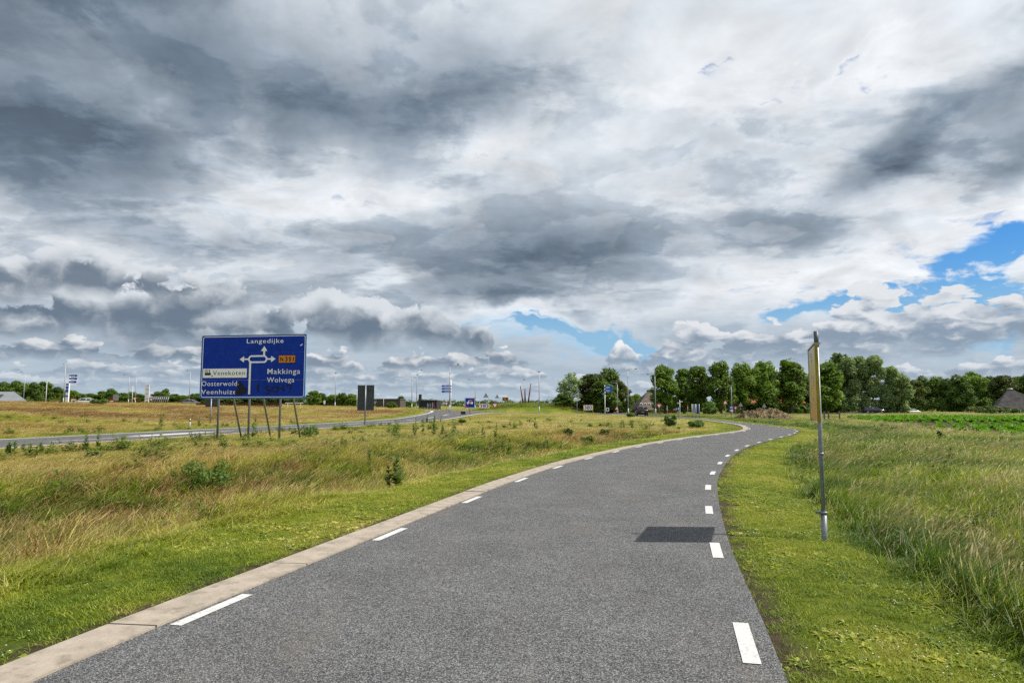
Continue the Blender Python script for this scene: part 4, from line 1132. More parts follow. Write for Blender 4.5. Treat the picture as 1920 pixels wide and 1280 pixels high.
# blue-white petrol style pylon
x, y, z = ground_at(121.5, 139); t = thing('price_pylon', (x + .35, y, z), 'slim white pylon with light blue panels at far left', 'pylon'); k = 139 / 1280
za = zpix(757, 139) - z; zb = zpix(719, 139) - z
MB().box((0, 0, zb / 2), (.62, .3, zb)).build('body', M['white'], t)
for (a, c, m) in ((719.5, 722, 'blue'), (724, 729, 'bluesky'), (730, 735.5, 'bluesky'), (741, 744, 'bluesky')):
    board(t, -.28, zpix(c, 139) - z, .28, zpix(a, 139) - z, M[m], 'price_panel', -.16, .02)
# no-entry, orange board, grey backs, white box tower, steel racks
t, H, k = post_sign('no_entry_sign', 208.5, 142, 747.5, 'round red no-entry sign with white bar at left')
zc = zpix(752, 142) - t.location.z; flat(disc(0, zc, .52), 0, .03).build('plate', M['red'], t); board(t, -.36, zc - .09, .36, zc + .09, M['signwhite'], 'white_bar', -.034, .006)
t, H, k = post_sign('sign_back', 216, 152, 740, 'square grey sign back above the no-entry sign', r=.04); board(t, -.62, zpix(751, 152) - t.location.z, .62, H, M['alu'], 'board')
x, y, z = ground_at(137, 145); t = thing('detour_board', (x, y, z), 'orange-edged white board with blue mark, left of the white car', 'road sign'); k = 145 / 1280
for s in (-.45, .45): MB().box((s, .05, .4), (.07, .05, 1.2)).build('leg', M['yellow'], t)
za, zb = zpix(757.3, 145) - z, zpix(747.5, 145) - z
board(t, -.56, za, .56, zb, M['orange']); board(t, -.46, za + .1, .46, zb - .1, M['signwhite'], 'face', -.02, .012); flat(disc(0, (za + zb) / 2, .26), -.027, .004).build('roundabout_disc', M['bluesky'], t)
t, H, k = post_sign('red_ring_sign', 141.8, 143, 749, 'small red-edged sign touching the orange-edged board'); zc = zpix(752.5, 143) - t.location.z
flat(disc(0, zc, .40), 0, .02).build('plate', M['red'], t); flat(disc(0, zc, .25), -.022, .004).build('face', M['signwhite'], t)
x, y, z = ground_at(102, 140); t = thing('tube_barrier', (x, y, z), 'low yellow tube frame barrier left of the pylon', 'barrier'); zb = zpix(751, 140) - z
b = MB(); b.tube([(-1.05, 0, -.2), (-1.05, 0, zb), (1.05, 0, zb), (1.05, 0, -.2)], .05, 8); b.build('frame', M['yellow'], t); board(t, -.98, .3, .98, zb - .2, M['alu'], 'infill')
x, y, z = ground_at(274.5, 165); t = thing('box_tower', (x, y, z), 'tall white ladder-like box tower behind the give-way sign', 'tower'); k = 165 / 1280
za, zb = zpix(752, 165) - z, zpix(721, 165) - z
for s in (-.42, .42): MB().box((s, 0, zb / 2 - .2), (.14, .14, zb + .4)).build('leg', M['white'], t)
board(t, -.34, za, .34, zb - .1, M['white'], 'panel', 0, .08)
for f in (.15, .45, .7, .95): MB().box((0, -.09, za + (zb - za) * f), (1.0, .03, .10)).build('rail', M['alu'], t)
x, y, z = ground_at(298, 150); t = thing('steel_rack', (x, y, z), 'grey steel frames stacked at the roadside left of the big sign', 'steel rack'); zb = zpix(744.5, 150) - z
for i in range(8):
    xx = -1.6 + i * .46; MB().tube([(xx, 0, -.1), (xx + .35, .2, zb)], .06, 6).build('bar', M['alu'], t)
board(t, -1.7, .9, 1.9, 1.1, M['alu'], 'rail', .1, .08); board(t, -1.5, 1.7, 2.0, zb - .2, M['slate'], 'sheet', .2, .05)
# brown bend marker, red art poles
t, H, k = post_sign('arrow_sign', 947.5, 128, 744.5, 'small brown and yellow board with left arrow, in front of the mound'); za = zpix(751.5, 128) - t.location.z
board(t, -.56, za, .56, H, M['yellow']); board(t, -.50, za + .06, .50, H - .06, M['brown'], 'face', -.02, .012)
flat([(.05, za + .12), (.2, za + .12), (-.1, (za + H) / 2), (.2, H - .12), (.05, H - .12), (-.28, (za + H) / 2)], -.027, .004).build('chevron', M['orange'], t)
x, y, z = ground_at(985, 150); t = thing('pole_sculpture', (x, y, z - .1), 'three dark red slanting poles standing on the roundabout mound', 'sculpture'); k = 150 / 1280
for (b0, b1, tp, m) in ((981.5, 976, 723, 'red'), (985, 984.5, 728, 'red'), (989.5, 995.5, 718, 'red')):
    q = MB().tube([((b0 - 985) * k, 0, -.4), ((b1 - 985) * k, 0, zpix(tp, 150) - z)], [.17, .10], 8).build('slanting_pole', mat('dark_red_pole', (.16, .022, .02), .6, var=.4), t)
# right-hand roadside signs
t, H, k = post_sign('fingerpost', 1275, 100, 750, 'white cycle fingerpost with red-lettered arms beside a square blue sign', 'signpost', post='white', r=.045)
for s, zz, l in ((1, .14, 5), (-1, .36, -5)): MB().prism([(0, H - zz - .16), (l * k * .85, H - zz - .16), (l * k, H - zz - .08), (l * k * .85, H - zz), (0, H - zz)], -.06, -.03).build('finger_board', M['signwhite'], t); MB().box((l * k * .45, -.063, H - zz - .08), (abs(l * k) * .6, .004, .05)).build('arm_print', M['red'], t)
t, H, k = post_sign('cycle_path_sign', 1272.5, 96, 763, 'small square blue sign low beside the white fingerpost', post='steel'); board(t, -.2, H - .42, .2, H, M['bluesky']); flat(disc(0, H - .2, .1, 14), -.0155, .004).build('symbol', M['signwhite'], t)
t, H, k = post_sign('cycle_path_sign', 1371.5, 92, 759.5, 'round blue cycle path sign with small white plate below'); flat(disc(0, H - .28, .28), 0, .02).build('plate', M['bluesky'], t)
b = MB(); [b.prism(disc(s * .1, H - .33, .065, 12), -.0205, -.024) for s in (-1, 1)]; b.prism([(-.1, H - .3), (.1, H - .3), (.06, H - .16), (-.06, H - .16)], -.0205, -.0235); b.build('bicycle_symbol', M['signwhite'], t); board(t, -.22, H - .78, .22, H - .62, M['signwhite'], 'under_plate')
x, y, z = ground_at(1304, 88); t = thing('notice_board', (x, y, z), 'grey notice board on three pale posts in front of the roadside trees', 'notice board'); k = 88 / 1280; zb = zpix(757, 88) - z
for px in (1297.5, 1304.5, 1311): MB().tube([((px - 1304) * k, 0, -.3), ((px - 1304) * k, 0, zb)], .04, 8).build('post', M['alu'], t)
board(t, -.5, zpix(773, 88) - z, .2, zb - .02, M['alu'], 'panel', .06); board(t, .3, zpix(775, 88) - z, .52, zb, M['bluesky'], 'side_panel', .05)
t, H, k = post_sign('fingerpost', 1082, 118, 747.5, 'pale T-shaped fingerpost in front of the airy tree', 'signpost', post='alu'); board(t, -.55, H - .22, .6, H, M['signwhite'], 'finger_board'); MB().box((.03, -.018, H - .11), (.8, .006, .07)).build('arm_print', M['red'], t)
t, H, k = post_sign('notice_plate', 1139, 122, 764, 'small pale square plate low beside the blue signpost', 'sign'); board(t, -.28, H - .62, .28, H, M['signwhite']); board(t, -.16, H - .5, .16, H - .12, M['signback'], 'symbol', -.018, .006)
t, H, k = post_sign('marker_post', 1251, 104, 760, 'thin grey marker post in front of the first roadside tree', 'post', post='alu'); board(t, -.1, H - .25, .1, H, M['alu'], 'plate')
t, H, k = post_sign('marker_post', 1289.5, 100, 758, 'thin dark marker post just left of the notice board', 'post', post='alu'); board(t, -.09, H - .3, .09, H, M['red'], 'plate')
t, H, k = post_sign('reflector_post', 357, 52, 784.5, 'short white reflector post in the dry grass across the road', 'post', post='pole_white', r=.04); MB().box((0, .05, H - .15), (.09, .09, .10)).build('reflector', M['black'], t)
t, H, k = post_sign('small_plate', 608, 120, 750.5, 'small white plate on a post right of the big direction sign', 'sign', post='steel'); board(t, -.16, H - .6, .16, H, M['signwhite'])
# timber gate posts and rail right of the panel pole
x, y, z = ground_at(1550, 82); t = thing('field_gate', (x, y, z), 'low weathered timber fence at the field edge behind the panel pole', 'fence'); k = 82 / 1280
for px in (1545, 1553, 1573.5): MB().box(((px - 1550) * k, 0, .45), (.14, .12, 1.1)).build('post', M['wood'], t)
for zz in (.35, .7): MB().box((.45, .08, zz), (2.0, .04, .10)).build('rail', M['wood'], t)

# ------------------------------------------------------------------ trees
def crown_mesh(name, m, lobes, n, leaf, rs, gap=.0, droop=0.0):
    "leaf clumps spread through a set of lobes (x, y, z, rx, rz), thinner where the noise says so"
    V = []; F = []
    vol = [l[3] ** 2 * l[4] for l in lobes]; tot = sum(vol)
    rg = np.random.default_rng(rs)
    for l, v in zip(lobes, vol):
        k = max(20, int(n * (v / tot) ** .85))
        u = rg.normal(size=(k * 2, 3)); u /= np.linalg.norm(u, axis=1)[:, None]
        r = rg.uniform(.35, 1.0, k * 2) ** .45 * rg.uniform(.86, 1.12, k * 2)
        P = u * r[:, None] * np.array([l[3], l[3], l[4]]) + np.array(l[:3])
        g_ = fbm(P[:, 0] * 1.0 + P[:, 1] * .7 + rs, P[:, 2] * 1.0 + P[:, 1] * .45, .75, 3, rs)
        P = P[g_ > .36 + gap][:k]; 
        for p in P:
            out = (p - np.array(l[:3])); out /= np.linalg.norm(out) + 1e-6
            nrm = out + rg.normal(0, .55, 3); nrm[2] += .25; nrm /= np.linalg.norm(nrm)
            a = np.cross(nrm, [0, 0, 1.0] if abs(nrm[2]) < .9 else [1.0, 0, 0]); a /= np.linalg.norm(a); b = np.cross(nrm, a)
            th = rg.uniform(0, 6.28); a, b = a * math.cos(th) + b * math.sin(th), b * math.cos(th) - a * math.sin(th)
            s = leaf * rg.uniform(.55, 1.25); q = len(V)
            V += [p - a * s, p + b * s * .55 + nrm * s * .12, p + a * s, p - b * s * .55 + nrm * s * .12]
            F.append((q, q + 1, q + 2)); F.append((q, q + 2, q + 3))
    me = bpy.data.meshes.new(name); me.from_pydata([tuple(map(float, v)) for v in V], [], F); me.materials.append(m)
    return me
def trunk_mesh(H, r, limbs, rs, base=0.0):
    rr = random.Random(rs); b = MB()
    top = Vector((rr.uniform(-.4, .4), rr.uniform(-.4, .4), H * .72))
    b.tube([(0, 0, -.4), (0, 0, H * .12), Vector(top) * .5 + Vector((0, 0, .02)), top], [r * 1.3, r, r * .7, r * .3], 8)
    for i in range(limbs):
        z0 = H * rr.uniform(.22, .5); a = rr.uniform(0, 6.28); L = H * rr.uniform(.22, .38)
        p0 = Vector((top.x * z0 / top.z, top.y * z0 / top.z, z0)); d = Vector((math.cos(a), math.sin(a), rr.uniform(.7, 1.3))).normalized()
        b.tube([p0, p0 + d * L * .5, p0 + d * L + Vector((0, 0, L * .15))], [r * .5, r * .33, r * .12], 6)
    return b.mesh('trunk', M['bark'])
def lobes_round(H, Wd, rs, low=.18, n=16, fill=.36):
    rr = random.Random(rs); out = []
    out.append((0, 0, H * (low + 1) / 2, Wd * .30, H * (1 - low) * .42))
    for i in range(n):
        f = i / (n - 1); z = H * (low + (1 - low) * (.10 + .82 * f)); prof = math.sin(math.pi * min(1, .16 + .80 * f)) ** .7
        a = i * 2.4 + rr.uniform(-.5, .5); rad = Wd * .5 * prof * rr.uniform(.45, .85); q = Wd * fill * .5 * rr.uniform(.7, 1.25)
        out.append((math.cos(a) * rad, math.sin(a) * rad, z, q, q * rr.uniform(.75, 1.1)))
    return out
KINDS_T = {}
def kind(key, m, H, Wd, rs, n, leaf, low=.18, nl=16, gap=0.0, fill=.40, limbs=6, tr=.03):
    KINDS_T[key] = (H, Wd, crown_mesh('crown', M[m], lobes_round(H, Wd, rs, low, nl, fill), n, leaf, rs, gap), trunk_mesh(H, H * tr * .8, limbs, rs))
kind('oak', 'crown_mid', 12, 6.5, 1, 6000, .30, .08, 24, .02)
kind('oak2', 'crown_mid', 12, 7.5, 2, 6400, .30, .06, 26, .01)
kind('dark', 'crown_dark', 12, 8, 3, 5600, .32, .06, 22)
kind('dark2', 'crown_dark', 12, 7, 4, 5200, .32, .05, 20)
kind('slim', 'crown_mid', 12, 4.6, 5, 5000, .28, .08, 24, .02, .46)
kind('airy', 'crown_silver', 12, 6.5, 6, 2600, .26, .16, 16, .09, .34)
kind('olive', 'crown_olive', 12, 7.5, 7, 5200, .32, .10, 20)
kind('mid2', 'crown_mid', 12, 9, 8, 5600, .34, .05, 22)
kind('oakh', 'crown_mid', 12, 7.5, 12, 6000, .30, .19, 26, .03, .40, 8)
kind('slimh', 'crown_mid', 12, 4.8, 15, 4800, .28, .16, 22, .03, .44, 8)
def tree(k, px, d, top, wpx, label, group=None, dy=0.0, low=None):
    x, y, z = ground_at(px, d); y += dy; H0, W0, cm, tm = KINDS_T[k]
    H = zpix(top, d) - z; Wd = wpx / 1280 * d * 1.12
    t = thing('broadleaf_tree', (x, y, z - .1), label, 'tree', group, rz=random.uniform(0, 6.28))
    t.scale = (Wd / W0, Wd / W0, H / H0)
    link('trunk', tm, t); link('crown', cm, t)
    return t
ROW = 'trees standing along the road on the right'
tree('airy', 1069, 150, 697, 46, 'airy silver-green tree with sky showing through its crown', ROW)
tree('olive', 1112, 152, 700, 60, 'broad olive-green tree between the airy tree and the tallest dark one', ROW)
tree('dark', 1144, 158, 691, 48, 'tallest dark tree of the clump behind the blue finger boards', ROW)
tree('olive', 1160, 155, 712, 42, 'rounded olive tree at the right end of the dark clump', ROW)
tree('dark2', 1132, 149, 716, 60, 'low dark tree in the middle of the clump', ROW)
tree('dark2', 1057, 147, 738, 38, 'dark bushy low tree at the foot of the airy tree', ROW)
tree('mid2', 1192, 190, 739, 34, 'small bright green tree left of the brown farm roof', ROW)
tree('oak', 1247, 140, 686, 48, 'leftmost tall roadside tree, right of the brown farm roof', ROW)
tree('slim', 1283, 146, 688, 36, 'second roadside tree, narrow, beside the leftmost tall one', ROW)
tree('slim', 1309, 140, 683, 40, 'third roadside tree, dark and pointed', ROW)
tree('oak', 1352, 136, 678, 50, 'tall open-crowned roadside tree with gaps of sky beside it', ROW)
tree('oakh', 1396, 138, 684, 52, 'broad roadside tree in front of the orange roof', ROW)
tree('oakh', 1432, 139, 681, 56, 'wide full roadside tree above the straw heap', ROW)
tree('dark2', 1447, 137, 733, 26, 'low very dark tree behind the straw heap', ROW)
tree('slimh', 1484, 140, 673, 54, 'tall feathery tree left of the panel pole', ROW)
tree('dark', 1510, 160, 700, 46, 'dark tree right behind the panel pole', ROW)
tree('oak', 1548, 150, 680, 60, 'bright green tree just right of the panel pole', ROW)
tree('dark', 1530, 158, 722, 70, 'low dark tree filling the gap beside the panel pole', ROW)
tree('dark', 1578, 166, 664, 60, 'tallest dark tree left of the great willow', ROW)
# great willow, with its own drooping crown
def willow():
    px, d = 1630, 158; x, y, z = ground_at(px, d); k = d / 1280
    t = thing('willow_tree', (x, y, z - .1), 'great grey-green willow with a rounded crown reaching the ground', 'tree', ROW)
    rr = random.Random(9); lo = []
    prof = [(-58, 690), (-40, 676), (-20, 670), (0, 671), (18, 678), (34, 690), (46, 706), (54, 726)]
    for i, (dx, ty) in enumerate(prof):
        zt = zpix(ty, d) - z; nn = int(zt / 1.5)
        for q in range(nn):
            zz = zt - 1.0 - (zt - 1.2) * q / max(1, nn - 1); lo.append((dx * k + rr.uniform(-.5, .5), rr.uniform(-3.2, 1.6), max(.9, zz), rr.uniform(1.1, 1.9), rr.uniform(1.2, 2.1)))
    link('crown', crown_mesh('crown', M['crown_silver'], lo, 30000, .27, 12, -.04), t)
    link('trunk', trunk_mesh(11, .4, 8, 3), t)
willow()
FOR = 'trees of the wood on the right'
far_right = [('dark', 1692, 714, 34), ('olive', 1716, 712, 34), ('dark2', 1735, 707, 36), ('oak2', 1758, 706, 38), ('dark', 1778, 710, 36), ('dark2', 1802, 705, 42), ('mid2', 1826, 699, 54), ('oak2', 1846, 708, 34), ('dark', 1862, 706, 42), ('olive', 1884, 703, 46), ('dark', 1906, 707, 40), ('dark2', 1926, 702, 46), ('dark', 1958, 706, 50), ('olive', 1990, 708, 50)]
names = ['dark tree at the left end of the right-hand wood, beside the willow', 'olive-tinged tree, second from the willow in the wood', 'dark tree, third from the willow in the wood', 'fresh green tree, fourth from the willow in the wood',
         'low dark tree in the middle of the wood edge', 'dark rounded tree left of the largest wood-edge tree', 'largest light green tree of the wood edge', 'green tree just right of the largest wood-edge tree',
         'dark tree behind the left slope of the thatched roof', 'olive tree above the apex of the thatched roof', 'dark tree behind the right of the thatched roof', 'dark tree at the right edge of the picture', 'dark tree beyond the right edge of the picture', 'olive tree farthest to the right beyond the picture edge']
for (k_, px, tp, w_), lb in zip(far_right, names):
    tree(k_, px, 205 + random.uniform(-8, 8), tp, w_, lb, FOR)
# an understorey that closes the wood edge
def thicket(px0, px1, d, h, m, label, n, name='undergrowth'):
    x0, y0, z0 = ground_at(px0, d); x1, y1, z1 = ground_at(px1, d); lo = []; rr = random.Random(int(px0) + 100)
    L = x1 - x0; q = int(L / 1.1)
    for i in range(q):
        f = (i + .5) / q; lo.append((L * f, (y1 - y0) * f + rr.uniform(-.8, .8), h * rr.uniform(.35, .5), rr.uniform(.9, 1.4), h * rr.uniform(.4, .62)))
    o = link(name, crown_mesh(name, M[m], lo, n, .28, int(px0) + 100)); o.location = (x0, y0, min(z0, z1) - .1)
    return o
tag(thicket(1680, 1990, 199, 4.2, 'crown_dark', '', 9000), kind='stuff')
tag(thicket(1382, 1525, 143.5, 2.3, 'crown_dark', '', 4200), kind='stuff')
tag(thicket(1185, 1600, 166, 3.0, 'crown_dark', '', 9000), kind='stuff')
tag(thicket(1050, 1180, 158, 3.4, 'crown_dark', '', 4000), kind='stuff')
# left-hand wood and the line of small trees behind the road
LW = 'trees of the wood at far left'
left_w = [(-14, 716, 30, 'dark'), (6, 717, 26, 'dark2'), (26, 714, 28, 'dark'), (46, 718, 26, 'oak2'), (64, 718, 24, 'dark2'), (82, 716, 26, 'oak'), (107, 725, 22, 'dark'), (133, 731, 26, 'oak2'), (153, 738, 24, 'dark2'), (170, 737, 24, 'dark'),
          (192, 733, 24, 'oak'), (207, 729, 22, 'dark2'), (226, 736, 24, 'dark'), (246, 734, 20, 'oak2'), (262, 738, 20, 'dark'), (298, 734, 22, 'oak'), (308, 729, 16, 'dark2'), (325, 738, 20, 'dark'), (345, 740, 24, 'oak2'), (366, 737, 24, 'dark'),
          (392, 739, 24, 'oak'), (418, 741, 24, 'dark2'), (446, 740, 26, 'dark'), (474, 742, 26, 'oak2'), (504, 739, 26, 'dark'), (532, 741, 24, 'dark2'), (556, 740, 24, 'dark'),
          (588, 732, 22, 'oak'), (604, 737, 20, 'dark2'), (624, 739, 22, 'oak2'), (641, 736, 20, 'dark'), (660, 738, 18, 'oak'), (678, 748, 22, 'dark2'), (700, 747, 18, 'dark'), (752, 741, 12, 'slim'), (765, 752, 20, 'dark2'), (734, 753, 16, 'mid2')]
left_lab = ['leftmost dark tree of the far left wood', 'dark tree above the grey barn roof at far left', 'tall dark tree rising behind the end of the grey barn roof', 'green tree behind the left-armed far left lamp post', 'dark tree at the right part of the far left wood', 'last tree of the far left wood, beside the plain white pole',
            'small dark tree left of the blue and white pylon', 'bushy tree behind the dark blue finger boards', 'low dark tree behind the white car roof', 'low dark tree right of the white car', 'green tree above the gap left of the no-entry sign', 'dark tree behind the square grey sign back', 'low dark tree right of the no-entry sign',
            'green tree behind the thin lamp posts at left', 'dark low tree left of the white box tower', 'green tree behind the grey steel frames', 'slim dark tree above the grey steel frames', 'dark low tree right of the grey steel frames', 'green tree behind the dark car', 'dark tree touching the left edge of the big sign',
            'green tree behind the left posts of the big sign', 'dark tree behind the second post of the big sign', 'dark tree behind the left middle of the big sign', 'green tree behind the middle of the big sign', 'dark tree behind the right middle of the big sign', 'low dark tree behind the right posts of the big sign', 'dark tree at the right edge of the big sign',
            'green tree first to the right of the big sign', 'dark low tree second to the right of the big sign', 'green tree behind the lamp post right of the big sign', 'dark tree third right of the big sign', 'green tree left of the dark blank sign back', 'low dark tree hidden behind the dark blank sign back', 'low dark tree right of the dark blank sign back',
            'slim pointed tree at the right end of the brown flat building', 'low dark tree left of the tower building', 'bright low tree in front of the brown flat building']
for (px, tp, w_, k_), lb in zip(left_w, left_lab):
    d_ = 235 if px < 120 else (205 if px < 570 else 188)
    if px == 734: d_ = 160
    tree(k_, px, d_ + random.uniform(-5, 5), tp, w_ * 1.25, lb, LW if px < 120 else 'small trees behind the road at left')
tag(thicket(-40, 660, 215, 3.0, 'crown_dark', '', 9000), kind='stuff')
def far_wood():
    "the thin dark line of woods on the horizon"
    rr = np.random.default_rng(5); lo = []
    for i in range(150):
        a = R(-44 + 88 * i / 149); d = 620 + rr.uniform(-30, 30); lo.append((math.sin(a) * d, math.cos(a) * d, 3.0 + rr.uniform(-1, 1.4), rr.uniform(4, 8), rr.uniform(2.5, 5.5)))
    o = link('far_wood', crown_mesh('far_wood', M['crown_dark'], lo, 16000, 1.0, 31)); tag(o, kind='stuff')
far_wood()

# ------------------------------------------------------------------ bushes and weeds
def bush(px, py, wpx, hpx, m, label, d=None, n=800, leaf=.05, lift=0.0, cat='bush', name='bush', group=None):
    if d is None:
        x, y = gp(px, py); z = tz(x, y); d = y
        for _ in range(4): x, y = gp(px, py, z); z = tz(x, y); d = y
    else: x, y, z = ground_at(px, d)
    t = thing(name, (x, y, z), label, cat, group); W_, H_ = wpx / 1280 * d, hpx / 1280 * d
    rr = random.Random(int(px * 7 + py)); lo = [(0, 0, H_ * .36, W_ * .36, H_ * .32)]
    for i in range(9):
        a = i * 2.4; lo.append((math.cos(a) * W_ * rr.uniform(.15, .34), math.sin(a) * W_ * .3, H_ * rr.uniform(.25, .82), W_ * rr.uniform(.12, .22), H_ * rr.uniform(.15, .24)))
    link('foliage', crown_mesh('foliage', M[m], lo, n, max(leaf, leaf * d / 28), int(px), .03), t)
    b = MB()
    for i in range(5):
        a = i * 1.26; b.tube([(0, 0, -.1), (math.cos(a) * W_ * .1, math.sin(a) * W_ * .1, H_ * .4), (math.cos(a) * W_ * .25, math.sin(a) * W_ * .25, H_ * .75)], [.02, .015, .006], 5)
    b.build('stem', M['stem'], t)
    return t
bush(985, 819, 42, 27, 'weed', 'dark green round bush, the largest among the dry grass by the path')
bush(393, 950, 104, 66, 'bush', 'light green leafy bush growing in the ditch left of the path', n=2000, leaf=.042)
bush(1066, 811, 20, 19, 'weed', 'dark upright bush right of the largest round bush')
bush(1132, 808, 22, 16, 'weed', 'dark round bush, left of two together by the far verge')
bush(1155, 806, 19, 15, 'weed', 'dark low bush, right of two together by the far verge')
bush(1098, 813, 34, 20, 'bush', 'lighter green spreading bush between dark ones in the dry verge')
bush(1258, 800, 30, 22, 'weed', 'dark green bush near the bend of the cycle path')
bush(1305, 800, 40, 14, 'weed', 'low dark bush in the dry grass tip at the path bend')
bush(1767, 826, 18, 20, 'weed', 'small dark conical shrub standing alone before the crop field')
bush(1182, 782, 18, 8, 'bush', 'low pale bush by the side road behind the verge')
bush(1331, 776, 38, 24, 'bush', 'rounded light green bush between notice board and roadside trees', d=125, n=900, leaf=.05)
bush(184, 772, 34, 10, 'weed', 'wide low dark bush on the slope below the white car', d=110)
bush(580, 822, 44, 26, 'weed', 'thin-leaved weed clump right of the big sign posts', n=260)
bush(865, 797, 26, 16, 'bush', 'green weed clump beside the blue square sign', n=300)
def spike(px, py, hpx, label, rs, group='tall dark weeds in the dry grass'):
    x, y = gp(px, py); z = tz(x, y)
    for _ in range(4): x, y = gp(px, py, z); z = tz(x, y)
    H = 1.15 * hpx / 1280 * y; t = thing('weed_plant', (x, y, z), label, 'weed', group)
    rr = random.Random(rs); s = MB(); f = MB()
    for q in range(rr.choice((1, 2, 2, 3))):
        ox, oy = (rr.uniform(-.14, .14), rr.uniform(-.14, .14)) if q else (0, 0); hh = H * (1 if q == 0 else rr.uniform(.6, .9)); ln = rr.uniform(-.06, .06)
        s.tube([(ox, oy, -.05), (ox + ln, oy, hh)], [.012, .005], 5)
        for i in range(int(46 * min(1.5, hh / .5))):
            fz = rr.uniform(.08, 1); a = rr.uniform(0, 6.28); L = (.17 - .10 * fz) * rr.uniform(.7, 1.25) * max(1, hh); w_ = L * .30; d = Vector((math.cos(a), math.sin(a), rr.uniform(.1, .9))); sd = Vector((-math.sin(a), math.cos(a), 0)) * w_
            p = Vector((ox + ln * fz, oy, hh * fz)); f.poly([p, p + d * L * .5 + sd, p + d * L, p + d * L * .5 - sd])
    f.build('leaves', M['bush'], t); s.build('stem', M['stem'], t)
for i, (px, py, h, lb) in enumerate((
    (14, 858, 24, 'leftmost dark weed spike in front of the road'), (26, 858, 26, 'second weed spike from the left edge, in front of the road'), (46, 858, 22, 'broad weed between four spikes at the left edge'), (55, 860, 28, 'fourth weed spike from the left edge, in front of the road'), (77, 853, 22, 'slender weed spike standing apart at left'),
    (159, 848, 27, 'left one of two tall weed spikes over the road line'), (183, 848, 30, 'right one of two tall weed spikes over the road line'), (198, 850, 16, 'short weed just right of the two tall spikes'), (478, 822, 40, 'tall leafy weed between the posts of the big sign'),
    (742, 912, 56, 'tall dark weed standing near the path verge at centre'), (757, 905, 38, 'shorter weed beside the tall one near the path verge'), (690, 850, 30, 'dark weed in the hollow left of centre'), (742, 815, 26, 'dark weed in the dry grass before the road dash'), (780, 818, 30, 'left weed of a dense group before the road'), (793, 819, 26, 'middle weed of a dense group before the road'), (815, 818, 28, 'right weed of a dense group before the road'), (830, 820, 24, 'low weed at the right end of the dense group'),
    (801, 793, 13, 'small weed spike standing against the grey road'), (815, 794, 14, 'leafy weed standing against the grey road'), (826, 794, 12, 'third small weed standing against the grey road'), (850, 818, 26, 'weed below the dark blue square sign'), (905, 822, 28, 'weed left of the largest round bush'), (920, 826, 24, 'paired weed left of the largest round bush'), (929, 822, 36, 'tall thin weed spike left of the largest round bush'), (941, 824, 26, 'low weed close to the largest round bush'), (952, 826, 30, 'broad weed touching the largest round bush'),
    (1003, 806, 22, 'leafy weed right behind the largest round bush'), (1022, 818, 26, 'pale weed right of the largest round bush'), (1052, 818, 22, 'weed left of the dark upright bush'), (1170, 805, 14, 'weed right of the two dark bushes'), (1185, 802, 14, 'farther weed right of the two dark bushes'), (520, 862, 26, 'weed in the hollow below the big sign'), (420, 846, 22, 'weed in the dry grass below the left sign post'), (640, 842, 24, 'weed in the hollow between big sign and blank sign back'), (110, 782, 14, 'weed on the dry slope across the road'), (300, 798, 14, 'weed across the road left of the big sign'), (375, 800, 16, 'weed across the road beside the first sign post'))):
    spike(px, py, h, lb, i)

# ------------------------------------------------------------------ straw and manure heap
def heap():
    px, d = 1430, 84; x, y, z = ground_at(px, d); L, Wd, H = 7.0, 3.8, 1.38
    n, k = 70, 34; b = MB(); rr = np.random.default_rng(3)
    U, V_ = np.meshgrid(np.linspace(-1, 1, n), np.linspace(-1, 1, k)); r = np.sqrt(U ** 2 + V_ ** 2)
    hh = H * np.clip(1 - np.abs(U) ** 3.2, 0, 1) * np.clip(1 - V_ ** 2, 0, 1) ** .7 * (.72 + .5 * fbm(U * 3, V_ * 2, 1.1, 3, 5)) + (fbm(U * 10, V_ * 6, 1.2, 4, 9) - .5) * .55 * (np.abs(U) < .98) + (fbm(U * 30, V_ * 18, 1.2, 3, 19) - .5) * .22 - .1
    b.v = [(u * L / 2, v * Wd / 2, h) for u, v, h in zip(U.ravel(), V_.ravel(), hh.ravel())]
    for i in range(k - 1):
        for j in range(n - 1): q = i * n + j; b.f.append((q, q + 1, q + n + 1, q + n)); b.sm.append(False)
    t = thing('manure_heap', (x, y, z), 'long brown heap of straw manure beside the cycle path', 'heap'); b.build('heap', M['heap'], t)
    c = MB()
    for i in range(900):
        q = rr.integers(0, len(b.v)); p = Vector(b.v[q]) + Vector((0, 0, .02)); dd = Vector((rr.normal(), rr.normal(), rr.normal(0, .6))).normalized() * rr.uniform(.06, .22); s = dd.cross(Vector((rr.normal(), rr.normal(), rr.normal()))).normalized() * .025
        c.poly([p - dd - s, p + dd - s, p + dd + s, p - dd + s])
    o = c.build('loose_straw', mat('loose_straw', (.26, .20, .09), .9, var=.5), t); o['kind'] = 'stuff'
heap()

